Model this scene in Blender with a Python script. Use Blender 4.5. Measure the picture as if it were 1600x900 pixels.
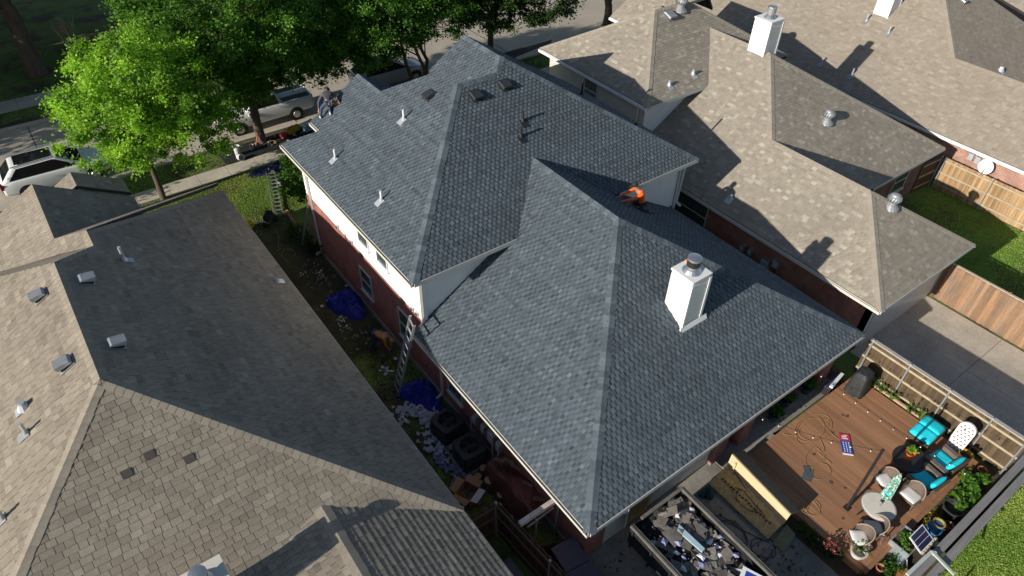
import bpy, math, random
import numpy as np
from mathutils import Vector, Matrix

SC = bpy.context.scene
for _o in list(bpy.data.objects):
    bpy.data.objects.remove(_o)
COL = SC.collection
RND = random.Random(7)

# ---------------------------------------------------------------- camera
CAM_H = 20.0
YAW, PITCH, ROLL, FPX = 0.65554259, 0.72958034, 0.02786739, 1089.75
_f = Vector((math.sin(YAW) * math.cos(PITCH), math.cos(YAW) * math.cos(PITCH), -math.sin(PITCH)))
_r = Vector((math.cos(YAW), -math.sin(YAW), 0.0))
_u = _r.cross(_f)
CR = _r * math.cos(ROLL) + _u * math.sin(ROLL)
CU = -_r * math.sin(ROLL) + _u * math.cos(ROLL)
CF = _f
cam = bpy.data.cameras.new('camera')
cam.sensor_width = 36.0
cam.lens = 36.0 * FPX / 1600.0
cam.clip_end = 500.0
cam_o = bpy.data.objects.new('camera', cam)
COL.objects.link(cam_o)
cam_o.matrix_world = Matrix(((CR.x, CU.x, -CF.x, 0), (CR.y, CU.y, -CF.y, 0), (CR.z, CU.z, -CF.z, CAM_H), (0, 0, 0, 1)))
SC.camera = cam_o

# ---------------------------------------------------------------- sky, sun, exposure
SUN_TRAVEL = Vector((1.0, 0.03, -0.39)).normalized()
world = bpy.data.worlds.new('World')
SC.world = world
world.use_nodes = True
_wn = world.node_tree
_sky = _wn.nodes.new('ShaderNodeTexSky')
_sky.sky_type = 'NISHITA'
_sky.sun_disc = False
_sky.sun_elevation = math.asin(-SUN_TRAVEL.z)
_sky.sun_rotation = math.atan2(-SUN_TRAVEL.x, -SUN_TRAVEL.y)
_sky.air_density = 1.0
_sky.dust_density = 0.6
_wn.nodes['Background'].inputs[1].default_value = 0.075
_wn.links.new(_sky.outputs[0], _wn.nodes['Background'].inputs[0])
sun = bpy.data.lights.new('sun', 'SUN')
sun.energy = 4.6
sun.angle = math.radians(0.5)
sun.color = (1.0, 0.94, 0.85)
sun_o = bpy.data.objects.new('sun', sun)
COL.objects.link(sun_o)
sun_o.rotation_euler = SUN_TRAVEL.to_track_quat('-Z', 'Y').to_euler()
sun_o.location = (-30, 0, 40)
VS = SC.view_settings
VS.view_transform = 'Standard'
VS.look = 'None'
VS.gamma = 1.0
VS.exposure = 0.35


def px(p):
    """where a world point falls in the 1600 x 900 photograph, and its distance"""
    d = Vector(p) - Vector((0, 0, CAM_H))
    z = d.dot(CF)
    if z < 0.1:
        return (-1e4, -1e4, 1e4)
    return (800 + FPX * d.dot(CR) / z, 450 - FPX * d.dot(CU) / z, d.length)


# ---------------------------------------------------------------- materials
MATS = {}


def _nodes(name):
    m = bpy.data.materials.new(name)
    m.use_nodes = True
    nt = m.node_tree
    return m, nt, nt.nodes['Principled BSDF']


def _noise(nt, scale, detail=4.0, rough=0.6, coord='Object', stretch=None):
    tc = nt.nodes.new('ShaderNodeTexCoord')
    n = nt.nodes.new('ShaderNodeTexNoise')
    n.inputs['Scale'].default_value = scale
    n.inputs['Detail'].default_value = detail
    n.inputs['Roughness'].default_value = rough
    if stretch:
        mp = nt.nodes.new('ShaderNodeMapping')
        mp.inputs['Scale'].default_value = stretch
        nt.links.new(tc.outputs[coord], mp.inputs[0])
        nt.links.new(mp.outputs[0], n.inputs['Vector'])
    else:
        nt.links.new(tc.outputs[coord], n.inputs['Vector'])
    return n


def _ramp(nt, fac, stops):
    r = nt.nodes.new('ShaderNodeValToRGB')
    el = r.color_ramp.elements
    while len(el) < len(stops):
        el.new(0.5)
    for e, (p, c) in zip(el, stops):
        e.position = p
        e.color = (c[0], c[1], c[2], 1)
    nt.links.new(fac, r.inputs[0])
    return r


def _mix(nt, kind, fac, a, b):
    m = nt.nodes.new('ShaderNodeMix')
    m.data_type = 'RGBA'
    m.blend_type = kind
    for sock, v in ((m.inputs[0], fac), (m.inputs[6], a), (m.inputs[7], b)):
        if hasattr(v, 'is_linked'):
            nt.links.new(v, sock)
        elif isinstance(v, (int, float)):
            sock.default_value = v
        else:
            sock.default_value = (v[0], v[1], v[2], 1)
    return m.outputs[2]


def _bump(nt, bsdf, h, strength, dist=0.01):
    b = nt.nodes.new('ShaderNodeBump')
    b.inputs['Strength'].default_value = strength
    b.inputs['Distance'].default_value = dist
    nt.links.new(h, b.inputs['Height'])
    nt.links.new(b.outputs[0], bsdf.inputs['Normal'])


def mat(name, c, rough=0.7, var=0.18, scale=3.0, metal=0.0, bump=0.0, c2=None, stretch=None, objvar=0.0, spec=None):
    """plain procedural material: two-tone noise, a finer grain and optional per-object tone"""
    if name in MATS:
        return MATS[name]
    m, nt, b = _nodes(name)
    n = _noise(nt, scale, 5.0, 0.65, stretch=stretch)
    if objvar:      # every copy shows its own stretch of grain
        src = n.inputs['Vector'].links[0].from_socket
        oi0 = nt.nodes.new('ShaderNodeObjectInfo')
        vm = nt.nodes.new('ShaderNodeVectorMath')
        vm.operation = 'MULTIPLY_ADD'
        vm.inputs[1].default_value = (37.0, 53.0, 41.0)
        nt.links.new(oi0.outputs['Random'], vm.inputs[0])
        nt.links.new(src, vm.inputs[2])
        nt.links.new(vm.outputs[0], n.inputs['Vector'])
    lo = tuple(x * (1 - var) for x in c)
    hi = c2 if c2 else tuple(min(1, x * (1 + var)) for x in c)
    col = _ramp(nt, n.outputs['Fac'], [(0.3, lo), (0.7, hi)]).outputs[0]
    n2 = _noise(nt, scale * 14, 3.0, 0.6, stretch=stretch)
    g = _ramp(nt, n2.outputs['Fac'], [(0.25, (1 - var * .7,) * 3), (0.75, (1 + var * .7,) * 3)])
    col = _mix(nt, 'MULTIPLY', 1.0, col, g.outputs[0])
    if objvar:
        oi = nt.nodes.new('ShaderNodeObjectInfo')
        rr = _ramp(nt, oi.outputs['Random'], [(0.0, (1 - objvar,) * 3), (1.0, (1 + objvar,) * 3)])
        col = _mix(nt, 'MULTIPLY', 1.0, col, rr.outputs[0])
    nt.links.new(col, b.inputs['Base Color'])
    b.inputs['Roughness'].default_value = rough
    b.inputs['Metallic'].default_value = metal
    if spec is not None:
        b.inputs['Specular IOR Level'].default_value = spec
    if bump:
        _bump(nt, b, n2.outputs['Fac'], bump)
    MATS[name] = m
    return m


def shingle_mat(name, stops, weather, grain=0.3):
    """asphalt shingle: per-tab tone, granules, broad weathering"""
    m, nt, b = _nodes(name)
    at = nt.nodes.new('ShaderNodeAttribute')
    at.attribute_name = 'tone'
    col = _ramp(nt, at.outputs['Fac'], stops).outputs[0]
    n = _noise(nt, 0.45, 5.0, 0.6)
    w = _ramp(nt, n.outputs['Fac'], [(0.3, (1 - weather,) * 3), (0.72, (1 + weather,) * 3)])
    col = _mix(nt, 'MULTIPLY', 1.0, col, w.outputs[0])
    n3 = _noise(nt, 5.0, 3.0, 0.6)
    w3 = _ramp(nt, n3.outputs['Fac'], [(0.3, (1 - weather * .8,) * 3), (0.7, (1 + weather * .8,) * 3)])
    col = _mix(nt, 'MULTIPLY', 1.0, col, w3.outputs[0])
    n2 = _noise(nt, 60.0, 2.0, 0.7)
    g = _ramp(nt, n2.outputs['Fac'], [(0.3, (1 - grain,) * 3), (0.7, (1 + grain,) * 3)])
    col = _mix(nt, 'MULTIPLY', 1.0, col, g.outputs[0])
    nt.links.new(col, b.inputs['Base Color'])
    b.inputs['Roughness'].default_value = 0.92
    b.inputs['Specular IOR Level'].default_value = 0.25
    _bump(nt, b, n2.outputs['Fac'], 0.5, 0.01)
    MATS[name] = m
    return m


def brick_mat(name, c1, c2, mortar, axis):
    """axis: which world axis runs along the courses ('X' or 'Y')"""
    m, nt, b = _nodes(name)
    tc = nt.nodes.new('ShaderNodeTexCoord')
    sp = nt.nodes.new('ShaderNodeSeparateXYZ')
    cb = nt.nodes.new('ShaderNodeCombineXYZ')
    nt.links.new(tc.outputs['Object'], sp.inputs[0])
    nt.links.new(sp.outputs[axis], cb.inputs[0])
    nt.links.new(sp.outputs['Z'], cb.inputs[1])
    br = nt.nodes.new('ShaderNodeTexBrick')
    br.inputs['Color1'].default_value = (*c1, 1)
    br.inputs['Color2'].default_value = (*c2, 1)
    br.inputs['Mortar'].default_value = (*mortar, 1)
    br.inputs['Scale'].default_value = 1.0
    br.inputs['Brick Width'].default_value = 0.21
    br.inputs['Row Height'].default_value = 0.075
    br.inputs['Mortar Size'].default_value = 0.008
    br.inputs['Bias'].default_value = -0.1
    nt.links.new(cb.outputs[0], br.inputs['Vector'])
    n = _noise(nt, 2.0)
    w = _ramp(nt, n.outputs['Fac'], [(0.3, (.75,) * 3), (0.7, (1.25,) * 3)])
    nt.links.new(_mix(nt, 'MULTIPLY', 1.0, br.outputs['Color'], w.outputs[0]), b.inputs['Base Color'])
    b.inputs['Roughness'].default_value = 0.9
    bp = nt.nodes.new('ShaderNodeBump')
    bp.invert = True
    bp.inputs['Strength'].default_value = 0.7
    bp.inputs['Distance'].default_value = 0.01
    nt.links.new(br.outputs['Fac'], bp.inputs['Height'])
    nt.links.new(bp.outputs[0], b.inputs['Normal'])
    MATS[name] = m
    return m


def leaf_mat(name, c, c2, trans=0.35):
    m, nt, b = _nodes(name)
    at = nt.nodes.new('ShaderNodeAttribute')
    at.attribute_name = 'tone'
    col = _ramp(nt, at.outputs['Fac'], [(0.0, c), (1.0, c2)]).outputs[0]
    nt.links.new(col, b.inputs['Base Color'])
    b.inputs['Roughness'].default_value = 0.55
    b.inputs['Specular IOR Level'].default_value = 0.25
    tr = nt.nodes.new('ShaderNodeBsdfTranslucent')
    nt.links.new(_mix(nt, 'MULTIPLY', 1.0, col, (1.35, 1.5, .75)), tr.inputs[0])
    mx = nt.nodes.new('ShaderNodeMixShader')
    mx.inputs[0].default_value = trans
    nt.links.new(b.outputs[0], mx.inputs[1])
    nt.links.new(tr.outputs[0], mx.inputs[2])
    nt.links.new(mx.outputs[0], nt.nodes['Material Output'].inputs['Surface'])
    MATS[name] = m
    return m


def glass_mat(name, c, rough=0.08):
    m, nt, b = _nodes(name)
    n = _noise(nt, 1.2)
    nt.links.new(_ramp(nt, n.outputs['Fac'], [(0.3, tuple(x * .7 for x in c)), (0.7, tuple(x * 1.3 for x in c))]).outputs[0], b.inputs['Base Color'])
    b.inputs['Roughness'].default_value = rough
    b.inputs['Specular IOR Level'].default_value = 0.8
    MATS[name] = m
    return m


# ---------------------------------------------------------------- mesh building
class MB:
    def __init__(self):
        self.v, self.f, self.t = [], [], []

    def add(self, vs, fs, tone=0.5):
        k = len(self.v)
        self.v += [tuple(p) for p in vs]
        self.f += [tuple(i + k for i in f) for f in fs]
        self.t += [tone] * len(fs)
        return self

    def box(self, x0, x1, y0, y1, z0, z1, tone=0.5):
        vs = [(x, y, z) for z in (z0, z1) for y in (y0, y1) for x in (x0, x1)]
        return self.add(vs, [(0, 2, 3, 1), (4, 5, 7, 6), (0, 1, 5, 4), (2, 6, 7, 3), (0, 4, 6, 2), (1, 3, 7, 5)], tone)

    def obox(self, c, ax, ay, az, tone=0.5):
        c, ax, ay, az = map(Vector, (c, ax, ay, az))
        vs = [c + ax * i + ay * j + az * k for k in (-1, 1) for j in (-1, 1) for i in (-1, 1)]
        return self.add(vs, [(0, 2, 3, 1), (4, 5, 7, 6), (0, 1, 5, 4), (2, 6, 7, 3), (0, 4, 6, 2), (1, 3, 7, 5)], tone)

    def bar(self, p, q, w, h, up=(0, 0, 1), tone=0.5):
        p, q = Vector(p), Vector(q)
        d = (q - p).normalized()
        u = Vector(up)
        s = d.cross(u)
        if s.length < 1e-4:
            s = d.cross(Vector((1, 0, 0)))
        s.normalize()
        u = s.cross(d).normalized()
        return self.obox((p + q) / 2, d * ((q - p).length / 2), s * (w / 2), u * (h / 2), tone)

    def cyl(self, p, q, r0, r1=None, n=10, caps=True, tone=0.5):
        r1 = r0 if r1 is None else r1
        p, q = Vector(p), Vector(q)
        d = (q - p).normalized()
        a = d.orthogonal().normalized()
        b = d.cross(a)
        vs, fs = [], []
        for c, r in ((p, r0), (q, r1)):
            for i in range(n):
                t = 2 * math.pi * i / n
                vs.append(c + (a * math.cos(t) + b * math.sin(t)) * r)
        for i in range(n):
            j = (i + 1) % n
            fs.append((i, j, n + j, n + i))
        if caps:
            fs.append(tuple(range(n))[::-1])
            fs.append(tuple(range(n, 2 * n)))
        return self.add(vs, fs, tone)

    def tube(self, path, r, n=6, tone=0.5):
        """swept tube; r a number or one radius per point"""
        P = [Vector(p) for p in path]
        R = r if isinstance(r, (list, tuple)) else [r] * len(P)
        vs, fs = [], []
        a = None
        for i, p in enumerate(P):
            d = (P[min(i + 1, len(P) - 1)] - P[max(i - 1, 0)])
            d = d.normalized() if d.length > 1e-6 else Vector((0, 0, 1))
            if a is None:
                a = d.orthogonal().normalized()
            else:
                a = (a - d * a.dot(d))
                a = a.normalized() if a.length > 1e-5 else d.orthogonal().normalized()
            b = d.cross(a)
            for k in range(n):
                t = 2 * math.pi * k / n
                vs.append(p + (a * math.cos(t) + b * math.sin(t)) * R[i])
        for i in range(len(P) - 1):
            for k in range(n):
                j = (k + 1) % n
                fs.append((i * n + k, i * n + j, (i + 1) * n + j, (i + 1) * n + k))
        fs.append(tuple(range(n))[::-1])
        m = (len(P) - 1) * n
        fs.append(tuple(range(m, m + n)))
        return self.add(vs, fs, tone)

    def lathe(self, prof, c=(0, 0, 0), n=16, tone=0.5, sx=1.0, sy=1.0):
        """prof: (radius, z) from bottom up"""
        vs, fs = [], []
        for r, z in prof:
            for i in range(n):
                t = 2 * math.pi * i / n
                vs.append((c[0] + r * math.cos(t) * sx, c[1] + r * math.sin(t) * sy, c[2] + z))
        for k in range(len(prof) - 1):
            for i in range(n):
                j = (i + 1) % n
                fs.append((k * n + i, k * n + j, (k + 1) * n + j, (k + 1) * n + i))
        fs.append(tuple(range(n))[::-1])
        m = (len(prof) - 1) * n
        fs.append(tuple(range(m, m + n)))
        return self.add(vs, fs, tone)

    def prism(self, poly, vec, tone=0.5):
        """polygon (3-D points) swept along vec, closed"""
        n = len(poly)
        vec = Vector(vec)
        vs = [Vector(p) for p in poly] + [Vector(p) + vec for p in poly]
        fs = [tuple(range(n)), tuple(range(n, 2 * n))[::-1]]
        for i in range(n):
            j = (i + 1) % n
            fs.append((i, n + i, n + j, j))
        return self.add(vs, fs, tone)

    def mesh(self, name, m, smooth=False):
        me = bpy.data.meshes.new(name)
        me.from_pydata(self.v, [], self.f)
        if m:
            me.materials.append(m)
        at = me.attributes.new('tone', 'FLOAT', 'FACE')
        at.data.foreach_set('value', self.t)
        if smooth:
            me.polygons.foreach_set('use_smooth', [True] * len(me.polygons))
        me.update()
        return me


WORLD_BASED = {}


def tag(o, label=None, cat=None, group=None, kind=None):
    if label: o['label'] = label
    if cat: o['category'] = cat
    if group: o['group'] = group
    if kind: o['kind'] = kind
    return o


def thing(name, label, cat, loc=(0, 0, 0), rz=0.0, group=None, world=False):
    """Empty at the thing's base; world=True: its parts are written in world coordinates"""
    o = bpy.data.objects.new(name, None)
    COL.objects.link(o)
    o.location = loc
    o.rotation_euler = (0, 0, rz)
    o.empty_display_size = 0.3
    tag(o, label, cat, group)
    if world:
        WORLD_BASED[o.name] = Vector(loc)
    return o


def link(name, me, parent=None, loc=(0, 0, 0)):
    o = bpy.data.objects.new(name, me)
    COL.objects.link(o)
    o.location = loc
    if parent is not None:
        o.parent = parent
        if parent.name in WORLD_BASED:
            o.location = Vector(loc) - WORLD_BASED[parent.name]
    return o


def put(name, mb, m, parent=None, smooth=False, kind=None, label=None, cat=None, group=None):
    o = link(name, mb.mesh(name, m, smooth), parent)
    return tag(o, label, cat, group, kind)


def copy_tree(o, parent=None):
    c = o.copy()
    COL.objects.link(c)
    if parent is not None:
        c.parent = parent
    for ch in list(o.children):
        copy_tree(ch, c)
    return c


def structure(name, mb, m):
    return put(name, mb, m, kind='structure')


# ---------------------------------------------------------------- roofs
def clip(poly, conv):
    """clip a 2-D polygon by a convex CCW polygon"""
    out = poly
    n = len(conv)
    for i in range(n):
        ax, ay = conv[i]
        bx, by = conv[(i + 1) % n]
        ex, ey = bx - ax, by - ay
        src, out = out, []
        if not src:
            return out
        for k in range(len(src)):
            p, q = src[k], src[(k + 1) % len(src)]
            dp = ex * (p[1] - ay) - ey * (p[0] - ax)
            dq = ex * (q[1] - ay) - ey * (q[0] - ax)
            if dp >= 0:
                out.append(p)
            if (dp >= 0) != (dq >= 0):
                t = dp / (dp - dq)
                out.append((p[0] + (q[0] - p[0]) * t, p[1] + (q[1] - p[1]) * t))
    return out


def inside(poly, conv):
    n = len(conv)
    for i in range(n):
        ax, ay = conv[i]
        bx, by = conv[(i + 1) % n]
        for p in poly:
            if (bx - ax) * (p[1] - ay) - (by - ay) * (p[0] - ax) < 0:
                return False
    return True


class Roof:
    """collects the slopes of one house: decking, shingle tabs, hip and ridge caps"""

    def __init__(self, exp, style, seed, gap=.004, lattice=0.0):
        self.exp, self.style, self.gap, self.lattice = exp, style, gap, lattice
        self.r = random.Random(seed)
        self.deck = MB()
        self.tabs = []
        self.caps = []

    def plane(self, fn, pieces, thick=0.14):
        """fn(x, y) -> z of the slope; pieces: convex plan polygons that share the slope"""
        z0 = fn(0, 0)
        gx, gy = fn(1, 0) - z0, fn(0, 1) - z0
        n = Vector((-gx, -gy, 1)).normalized()
        v = Vector((gx, gy, gx * gx + gy * gy)).normalized()
        u = v.cross(n)
        P2 = []
        for pc in pieces:
            a = sum(pc[i][0] * pc[(i + 1) % len(pc)][1] - pc[(i + 1) % len(pc)][0] * pc[i][1] for i in range(len(pc)))
            pc = pc if a > 0 else pc[::-1]
            P3 = [Vector((x, y, fn(x, y))) for x, y in pc]
            self.deck.prism([p - n * 0.004 for p in P3], (0, 0, -thick))
            q = [(p.dot(u), p.dot(v)) for p in P3]
            a = sum(q[i][0] * q[(i + 1) % len(q)][1] - q[(i + 1) % len(q)][0] * q[i][1] for i in range(len(q)))
            P2.append(q if a > 0 else q[::-1])
        h0 = Vector((0, 0, fn(0, 0))).dot(n)
        us = [p[0] for q in P2 for p in q]
        vs = [p[1] for q in P2 for p in q]
        e, r = self.exp, self.r
        nrow = int((max(vs) - min(vs)) / e) + 1
        for i in range(nrow):
            va = min(vs) + i * e
            rowt = r.gauss(0, .035)
            vb = va + e * 1.0
            x = min(us) - r.random() * 0.6
            tooth = r.random() < .5
            if self.lattice:
                x = x0 = min(us) - .6 + (i % 2) * self.lattice / 2 + r.uniform(-.02, .02)
                tooth = False
                kk = 0
            while x < max(us):
                tooth = not tooth
                w, h, tone = self.style(r, tooth)
                if self.lattice:
                    kk += tooth
                    w = (x0 + (kk - 1) * self.lattice + self.lattice * .58 if tooth else x0 + kk * self.lattice) + r.uniform(-.008, .008) - x
                quad = [(x, va), (x + w - self.gap, va), (x + w - self.gap, vb), (x, vb)]
                x += w
                for q in P2:
                    c = quad if inside(quad, q) else clip(quad, q)
                    if len(c) < 3:
                        continue
                    ar = abs(sum(c[k][0] * c[(k + 1) % len(c)][1] - c[(k + 1) % len(c)][0] * c[k][1] for k in range(len(c)))) / 2
                    if ar < 2e-4:
                        continue
                    top, low = [], []
                    for (pu, pv) in c:
                        base = u * pu + v * pv + n * h0
                        k = max(0.0, (vb - pv) / e)
                        top.append(base + n * (0.004 + h * k))
                        low.append(base - n * 0.003)
                    edges = [k for k in range(len(c)) if not (abs(c[k][1] - vb) < 1e-6 and abs(c[(k + 1) % len(c)][1] - vb) < 1e-6)]
                    self.tabs.append((top, low, edges, min(1, max(0, tone + rowt))))

    def cap(self, p, q, n1, n2, e=0.2, w=0.15, tone=(.45, .8)):
        """folded cap pieces laid from the low end p up to q over the slopes with normals n1, n2"""
        self.caps.append((Vector(p), Vector(q), Vector(n1), Vector(n2), e, w, tone))

    def finish(self, house, m_deck, m_sh, n_single=300):
        roof = put('roof', self.deck, m_deck, house)
        order = []
        for i, (top, low, ed, tone) in enumerate(self.tabs):
            c = sum(top, Vector()) / len(top)
            x, y, d = px(c)
            full = len(top) == 4
            if 5 < x < 1595 and 5 < y < 895 and full:
                order.append((d, i))
        order.sort()
        single = set(i for d, i in order[:n_single])
        field = MB()
        for i, (top, low, ed, tone) in enumerate(self.tabs):
            n = len(top)
            fs = [tuple(range(n))] + [(k, k + n, (k + 1) % n + n, (k + 1) % n) for k in ed]
            if i in single:
                c = sum(top, Vector()) / n
                mb = MB().add([p - c for p in top] + [p - c for p in low], fs, tone)
                link('shingle', mb.mesh('shingle', m_sh), roof, c)
            else:
                field.add(top + low, fs, tone)
        put('shingle_field', field, m_sh, roof, kind='stuff')
        for (p, q, n1, n2, e, w, tone) in self.caps:
            d = (q - p).normalized()
            L = (q - p).length
            s1 = d.cross(n1).normalized()
            s2 = d.cross(n2).normalized()
            if s1.z > 0: s1 = -s1
            if s2.z > 0: s2 = -s2
            if s1.dot(n2) > 0: s1 = -s1
            up = (n1 + n2).normalized()
            mes = []
            for k in range(4):
                wv = w * (0.95 + .04 * k)
                t = tone[0] + (tone[1] - tone[0]) * k / 3
                vs, fs = [], []
                for (along, lift) in ((0, .027), (e * 1.25, .018)):
                    a = d * along + up * lift
                    b1, b2 = d * along + s1 * wv + n1 * lift, d * along + s2 * wv + n2 * lift
                    vs += [b1, a, b2, b1 - n1 * .022, a - up * .022, b2 - n2 * .022]
                fs = [(0, 1, 7, 6), (1, 2, 8, 7), (3, 4, 1, 0), (4, 5, 2, 1), (0, 6, 9, 3), (2, 5, 11, 8), (6, 7, 10, 9), (7, 8, 11, 10)]
                mes.append(MB().add(vs, fs, t).mesh('ridge_cap', m_sh))
            for i in range(max(1, int(L / e))):
                link('ridge_cap', self.r.choice(mes), roof, p + d * (i * e))
        return roof


def lam_style(r, tooth):
    if tooth:
        return r.uniform(.15, .21), .023, min(1, max(0, r.gauss(.66, .09)))
    return r.uniform(.09, .13), .005, min(1, max(0, r.gauss(.38, .09)))


def tab_style(lo, hi, h, light, spread=.16):
    def f(r, tooth):
        t = r.gauss(.45, spread)
        if r.random() < light:
            t = r.uniform(.68, .95)
        return r.uniform(lo, hi), h * r.uniform(.7, 1.15), min(1, max(0, t))
    return f


def nrm(gx, gy):
    return Vector((-gx, -gy, 1)).normalized()
# ---------------------------------------------------------------- palette
white = mat('white_paint', (.78, .78, .77), .55, .05, 2.0)
offwhite = mat('cream_paint', (.62, .59, .52), .6, .08, 2.0)
trim = mat('grey_white_trim', (.55, .55, .53), .5, .08, 2.0)
greige = mat('greige_siding', (.50, .48, .43), .7, .06, 2.0)
dark_deck = mat('roof_underlay', (.035, .036, .04), .9, .2, 2.0)
concrete = mat('concrete', (.46, .41, .335), .9, .2, .7, bump=.25)
concrete_old = mat('stained_concrete', (.25, .23, .20), .9, .3, .9, bump=.25)
road_m = mat('road_concrete', (.40, .355, .285), .9, .12, .5, bump=.2)
metal = mat('galvanised_metal', (.55, .57, .58), .38, .12, 3.0, metal=.85)
dull_metal = mat('dull_grey_metal', (.36, .37, .38), .5, .15, 4.0, metal=.5)
black_m = mat('black_plastic', (.018, .018, .02), .55, .25, 4.0)
rubber = mat('black_rubber', (.02, .02, .021), .8, .2, 6.0)
lead = mat('lead_flashing', (.50, .53, .57), .45, .12, 5.0, metal=.4)
pvc = mat('white_pvc', (.75, .76, .76), .45, .05, 4.0)
glass = glass_mat('window_glass', (.06, .085, .08), .06)
dark_glass = glass_mat('car_glass', (.012, .014, .016), .05)
soil = mat('bare_soil', (.075, .055, .036), .95, .35, 1.2, bump=.6)
bark = mat('bark', (.10, .075, .055), .9, .35, 3.0, bump=.8, stretch=(1, 1, .25))
fence_in = mat('weathered_fence_wood', (.060, .042, .022), .85, .30, 1.6, bump=.3, c2=(.145, .095, .05), stretch=(3, 3, .35), objvar=.28)
fence_red = mat('orange_stained_fence_wood', (.185, .155, .125), .85, .22, 1.1, bump=.3, c2=(.36, .19, .09), stretch=(2.5, 2.5, .7), objvar=.3)
fence_dark = mat('dark_fence_wood', (.12, .06, .035), .85, .3, 1.6, bump=.3, stretch=(3, 3, .35), objvar=.3)
rail_m = mat('fence_rail_wood', (.40, .33, .22), .8, .2, 3.0, bump=.2)
grey_wood = mat('grey_weathered_wood', (.26, .245, .23), .85, .22, 3.0, bump=.3, stretch=(.3, 3, 3))
brown_wood = mat('brown_fence_wood', (.11, .065, .04), .85, .3, 3.0, bump=.3)


def ground_mat():
    m, nt, b = _nodes('lawn_and_soil')
    n = _noise(nt, .35, 6.0, .65)
    n2 = _noise(nt, 9.0, 4.0, .7)
    g = _ramp(nt, n2.outputs['Fac'], [(.3, (.075, .125, .02)), (.7, (.18, .27, .05))])
    s = _ramp(nt, n2.outputs['Fac'], [(.3, (.045, .034, .022)), (.7, (.105, .080, .052))])
    k = _ramp(nt, n.outputs['Fac'], [(.47, (0, 0, 0)), (.60, (1, 1, 1))])
    nt.links.new(_mix(nt, 'MIX', k.outputs[0], g.outputs[0], s.outputs[0]), b.inputs['Base Color'])
    b.inputs['Roughness'].default_value = .95
    _bump(nt, b, n2.outputs['Fac'], .8, .03)
    return m


structure('ground', MB().add([(-90, -40, 0), (130, -40, 0), (130, 160, 0), (-90, 160, 0)], [(0, 1, 2, 3)]), ground_mat())
structure('street', MB().add([(-90, 36.2, .006), (130, 36.2, .006), (130, 44.5, .006), (-90, 44.5, .006)], [(0, 1, 2, 3)]), road_m)


def slabs(name, x0, x1, y0, y1, nx, ny, z, m, gap=.018, label=None):
    """a paved area built of cast slabs with open joints"""
    base = structure(name, MB().box(x0 + .01, x1 - .01, y0 + .01, y1 - .01, -.02, z - .012), soil)
    for i in range(nx):
        for j in range(ny):
            a, b = x0 + (x1 - x0) * i / nx, x0 + (x1 - x0) * (i + 1) / nx
            c, d = y0 + (y1 - y0) * j / ny, y0 + (y1 - y0) * (j + 1) / ny
            put('slab', MB().box(a + gap / 2, b - gap / 2, c + gap / 2, d - gap / 2, -.01, z + RND.uniform(-.003, .003)), m, base)
    return base


slabs('sidewalk', -40, 60, 33.03, 34.1, 66, 1, .05, concrete)
slabs('far_sidewalk', -40, 60, 46.9, 48.4, 66, 1, .05, concrete)
slabs('neighbour_driveway', 22.3, 28.0, -6, 7.0, 2, 4, .03, concrete)
slabs('rear_driveway', 8.05, 13.95, -6, 6.79, 2, 4, .03, concrete_old)
slabs('front_driveway', 28.5, 34.5, 26.8, 33.0, 2, 2, .03, concrete)
slabs('patio', 13.97, 20.2, 6.2, 9.6, 4, 1, .12, concrete_old)
slabs('garden_path', 17.2, 24, -3.2, -1.75, 4, 1, .03, concrete)
k = structure('kerb', MB().box(-60, 100, 36.0, 36.18, 0, .13), concrete)
k = structure('far_kerb', MB().box(-60, 100, 44.52, 44.7, 0, .13), concrete)
structure('tar_joint', MB().box(-.62, -.58, 36.3, 44.4, 0, .011).box(27.9, 27.95, 36.3, 44.4, 0, .011).box(12, 12.04, 36.3, 44.4, 0, .011), rubber)


# grass blades where the photograph shows lawn
def grass(name, label, rects, n, h, c, c2, seed, skip=None):
    r = random.Random(seed)
    mb = MB()
    area = [(x1 - x0) * (y1 - y0) for x0, x1, y0, y1 in rects]
    for (x0, x1, y0, y1), a in zip(rects, area):
        for _ in range(int(n * a / sum(area))):
            x, y = r.uniform(x0, x1), r.uniform(y0, y1)
            if skip and skip(x, y, r):
                continue
            t = r.random() * math.pi
            w, hh = r.uniform(.012, .03), h * r.uniform(.5, 1.3)
            lx, ly = r.gauss(0, .5) * hh, r.gauss(0, .5) * hh
            dx, dy = math.cos(t) * w, math.sin(t) * w
            mb.add([(x - dx, y - dy, 0), (x + dx, y + dy, 0), (x + lx, y + ly, hh)], [(0, 1, 2)], min(1, max(0, .5 + .5 * math.sin(x * 1.3 + 2 * math.sin(y * .9)) * .6 + r.gauss(0, .25))))
    return put(name, mb, leaf_mat('leaf_' + name, c, c2, .35), kind='stuff', label=label, cat='grass')


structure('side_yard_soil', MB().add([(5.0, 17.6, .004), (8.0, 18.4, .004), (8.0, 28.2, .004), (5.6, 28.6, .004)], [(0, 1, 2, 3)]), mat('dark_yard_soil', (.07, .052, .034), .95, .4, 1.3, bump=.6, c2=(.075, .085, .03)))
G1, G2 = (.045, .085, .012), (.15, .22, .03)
grass('front_lawn', 'sunny front lawn of short patchy green and straw grass', [(2.5, 12, 27.6, 33.0)], 34000, .05, (.11, .22, .028), (.36, .38, .10), 3,
      lambda x, y, r: (y < 28.6 and r.random() < .7))
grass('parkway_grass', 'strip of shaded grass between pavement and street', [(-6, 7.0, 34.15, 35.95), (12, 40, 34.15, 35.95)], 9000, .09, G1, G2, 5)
grass('rear_lawn', 'mown green lawn outside the double capped fence', [(14.0, 24.0, -1.75, .02)], 38000, .05, (.19, .34, .05), (.48, .56, .15), 4)
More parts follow.
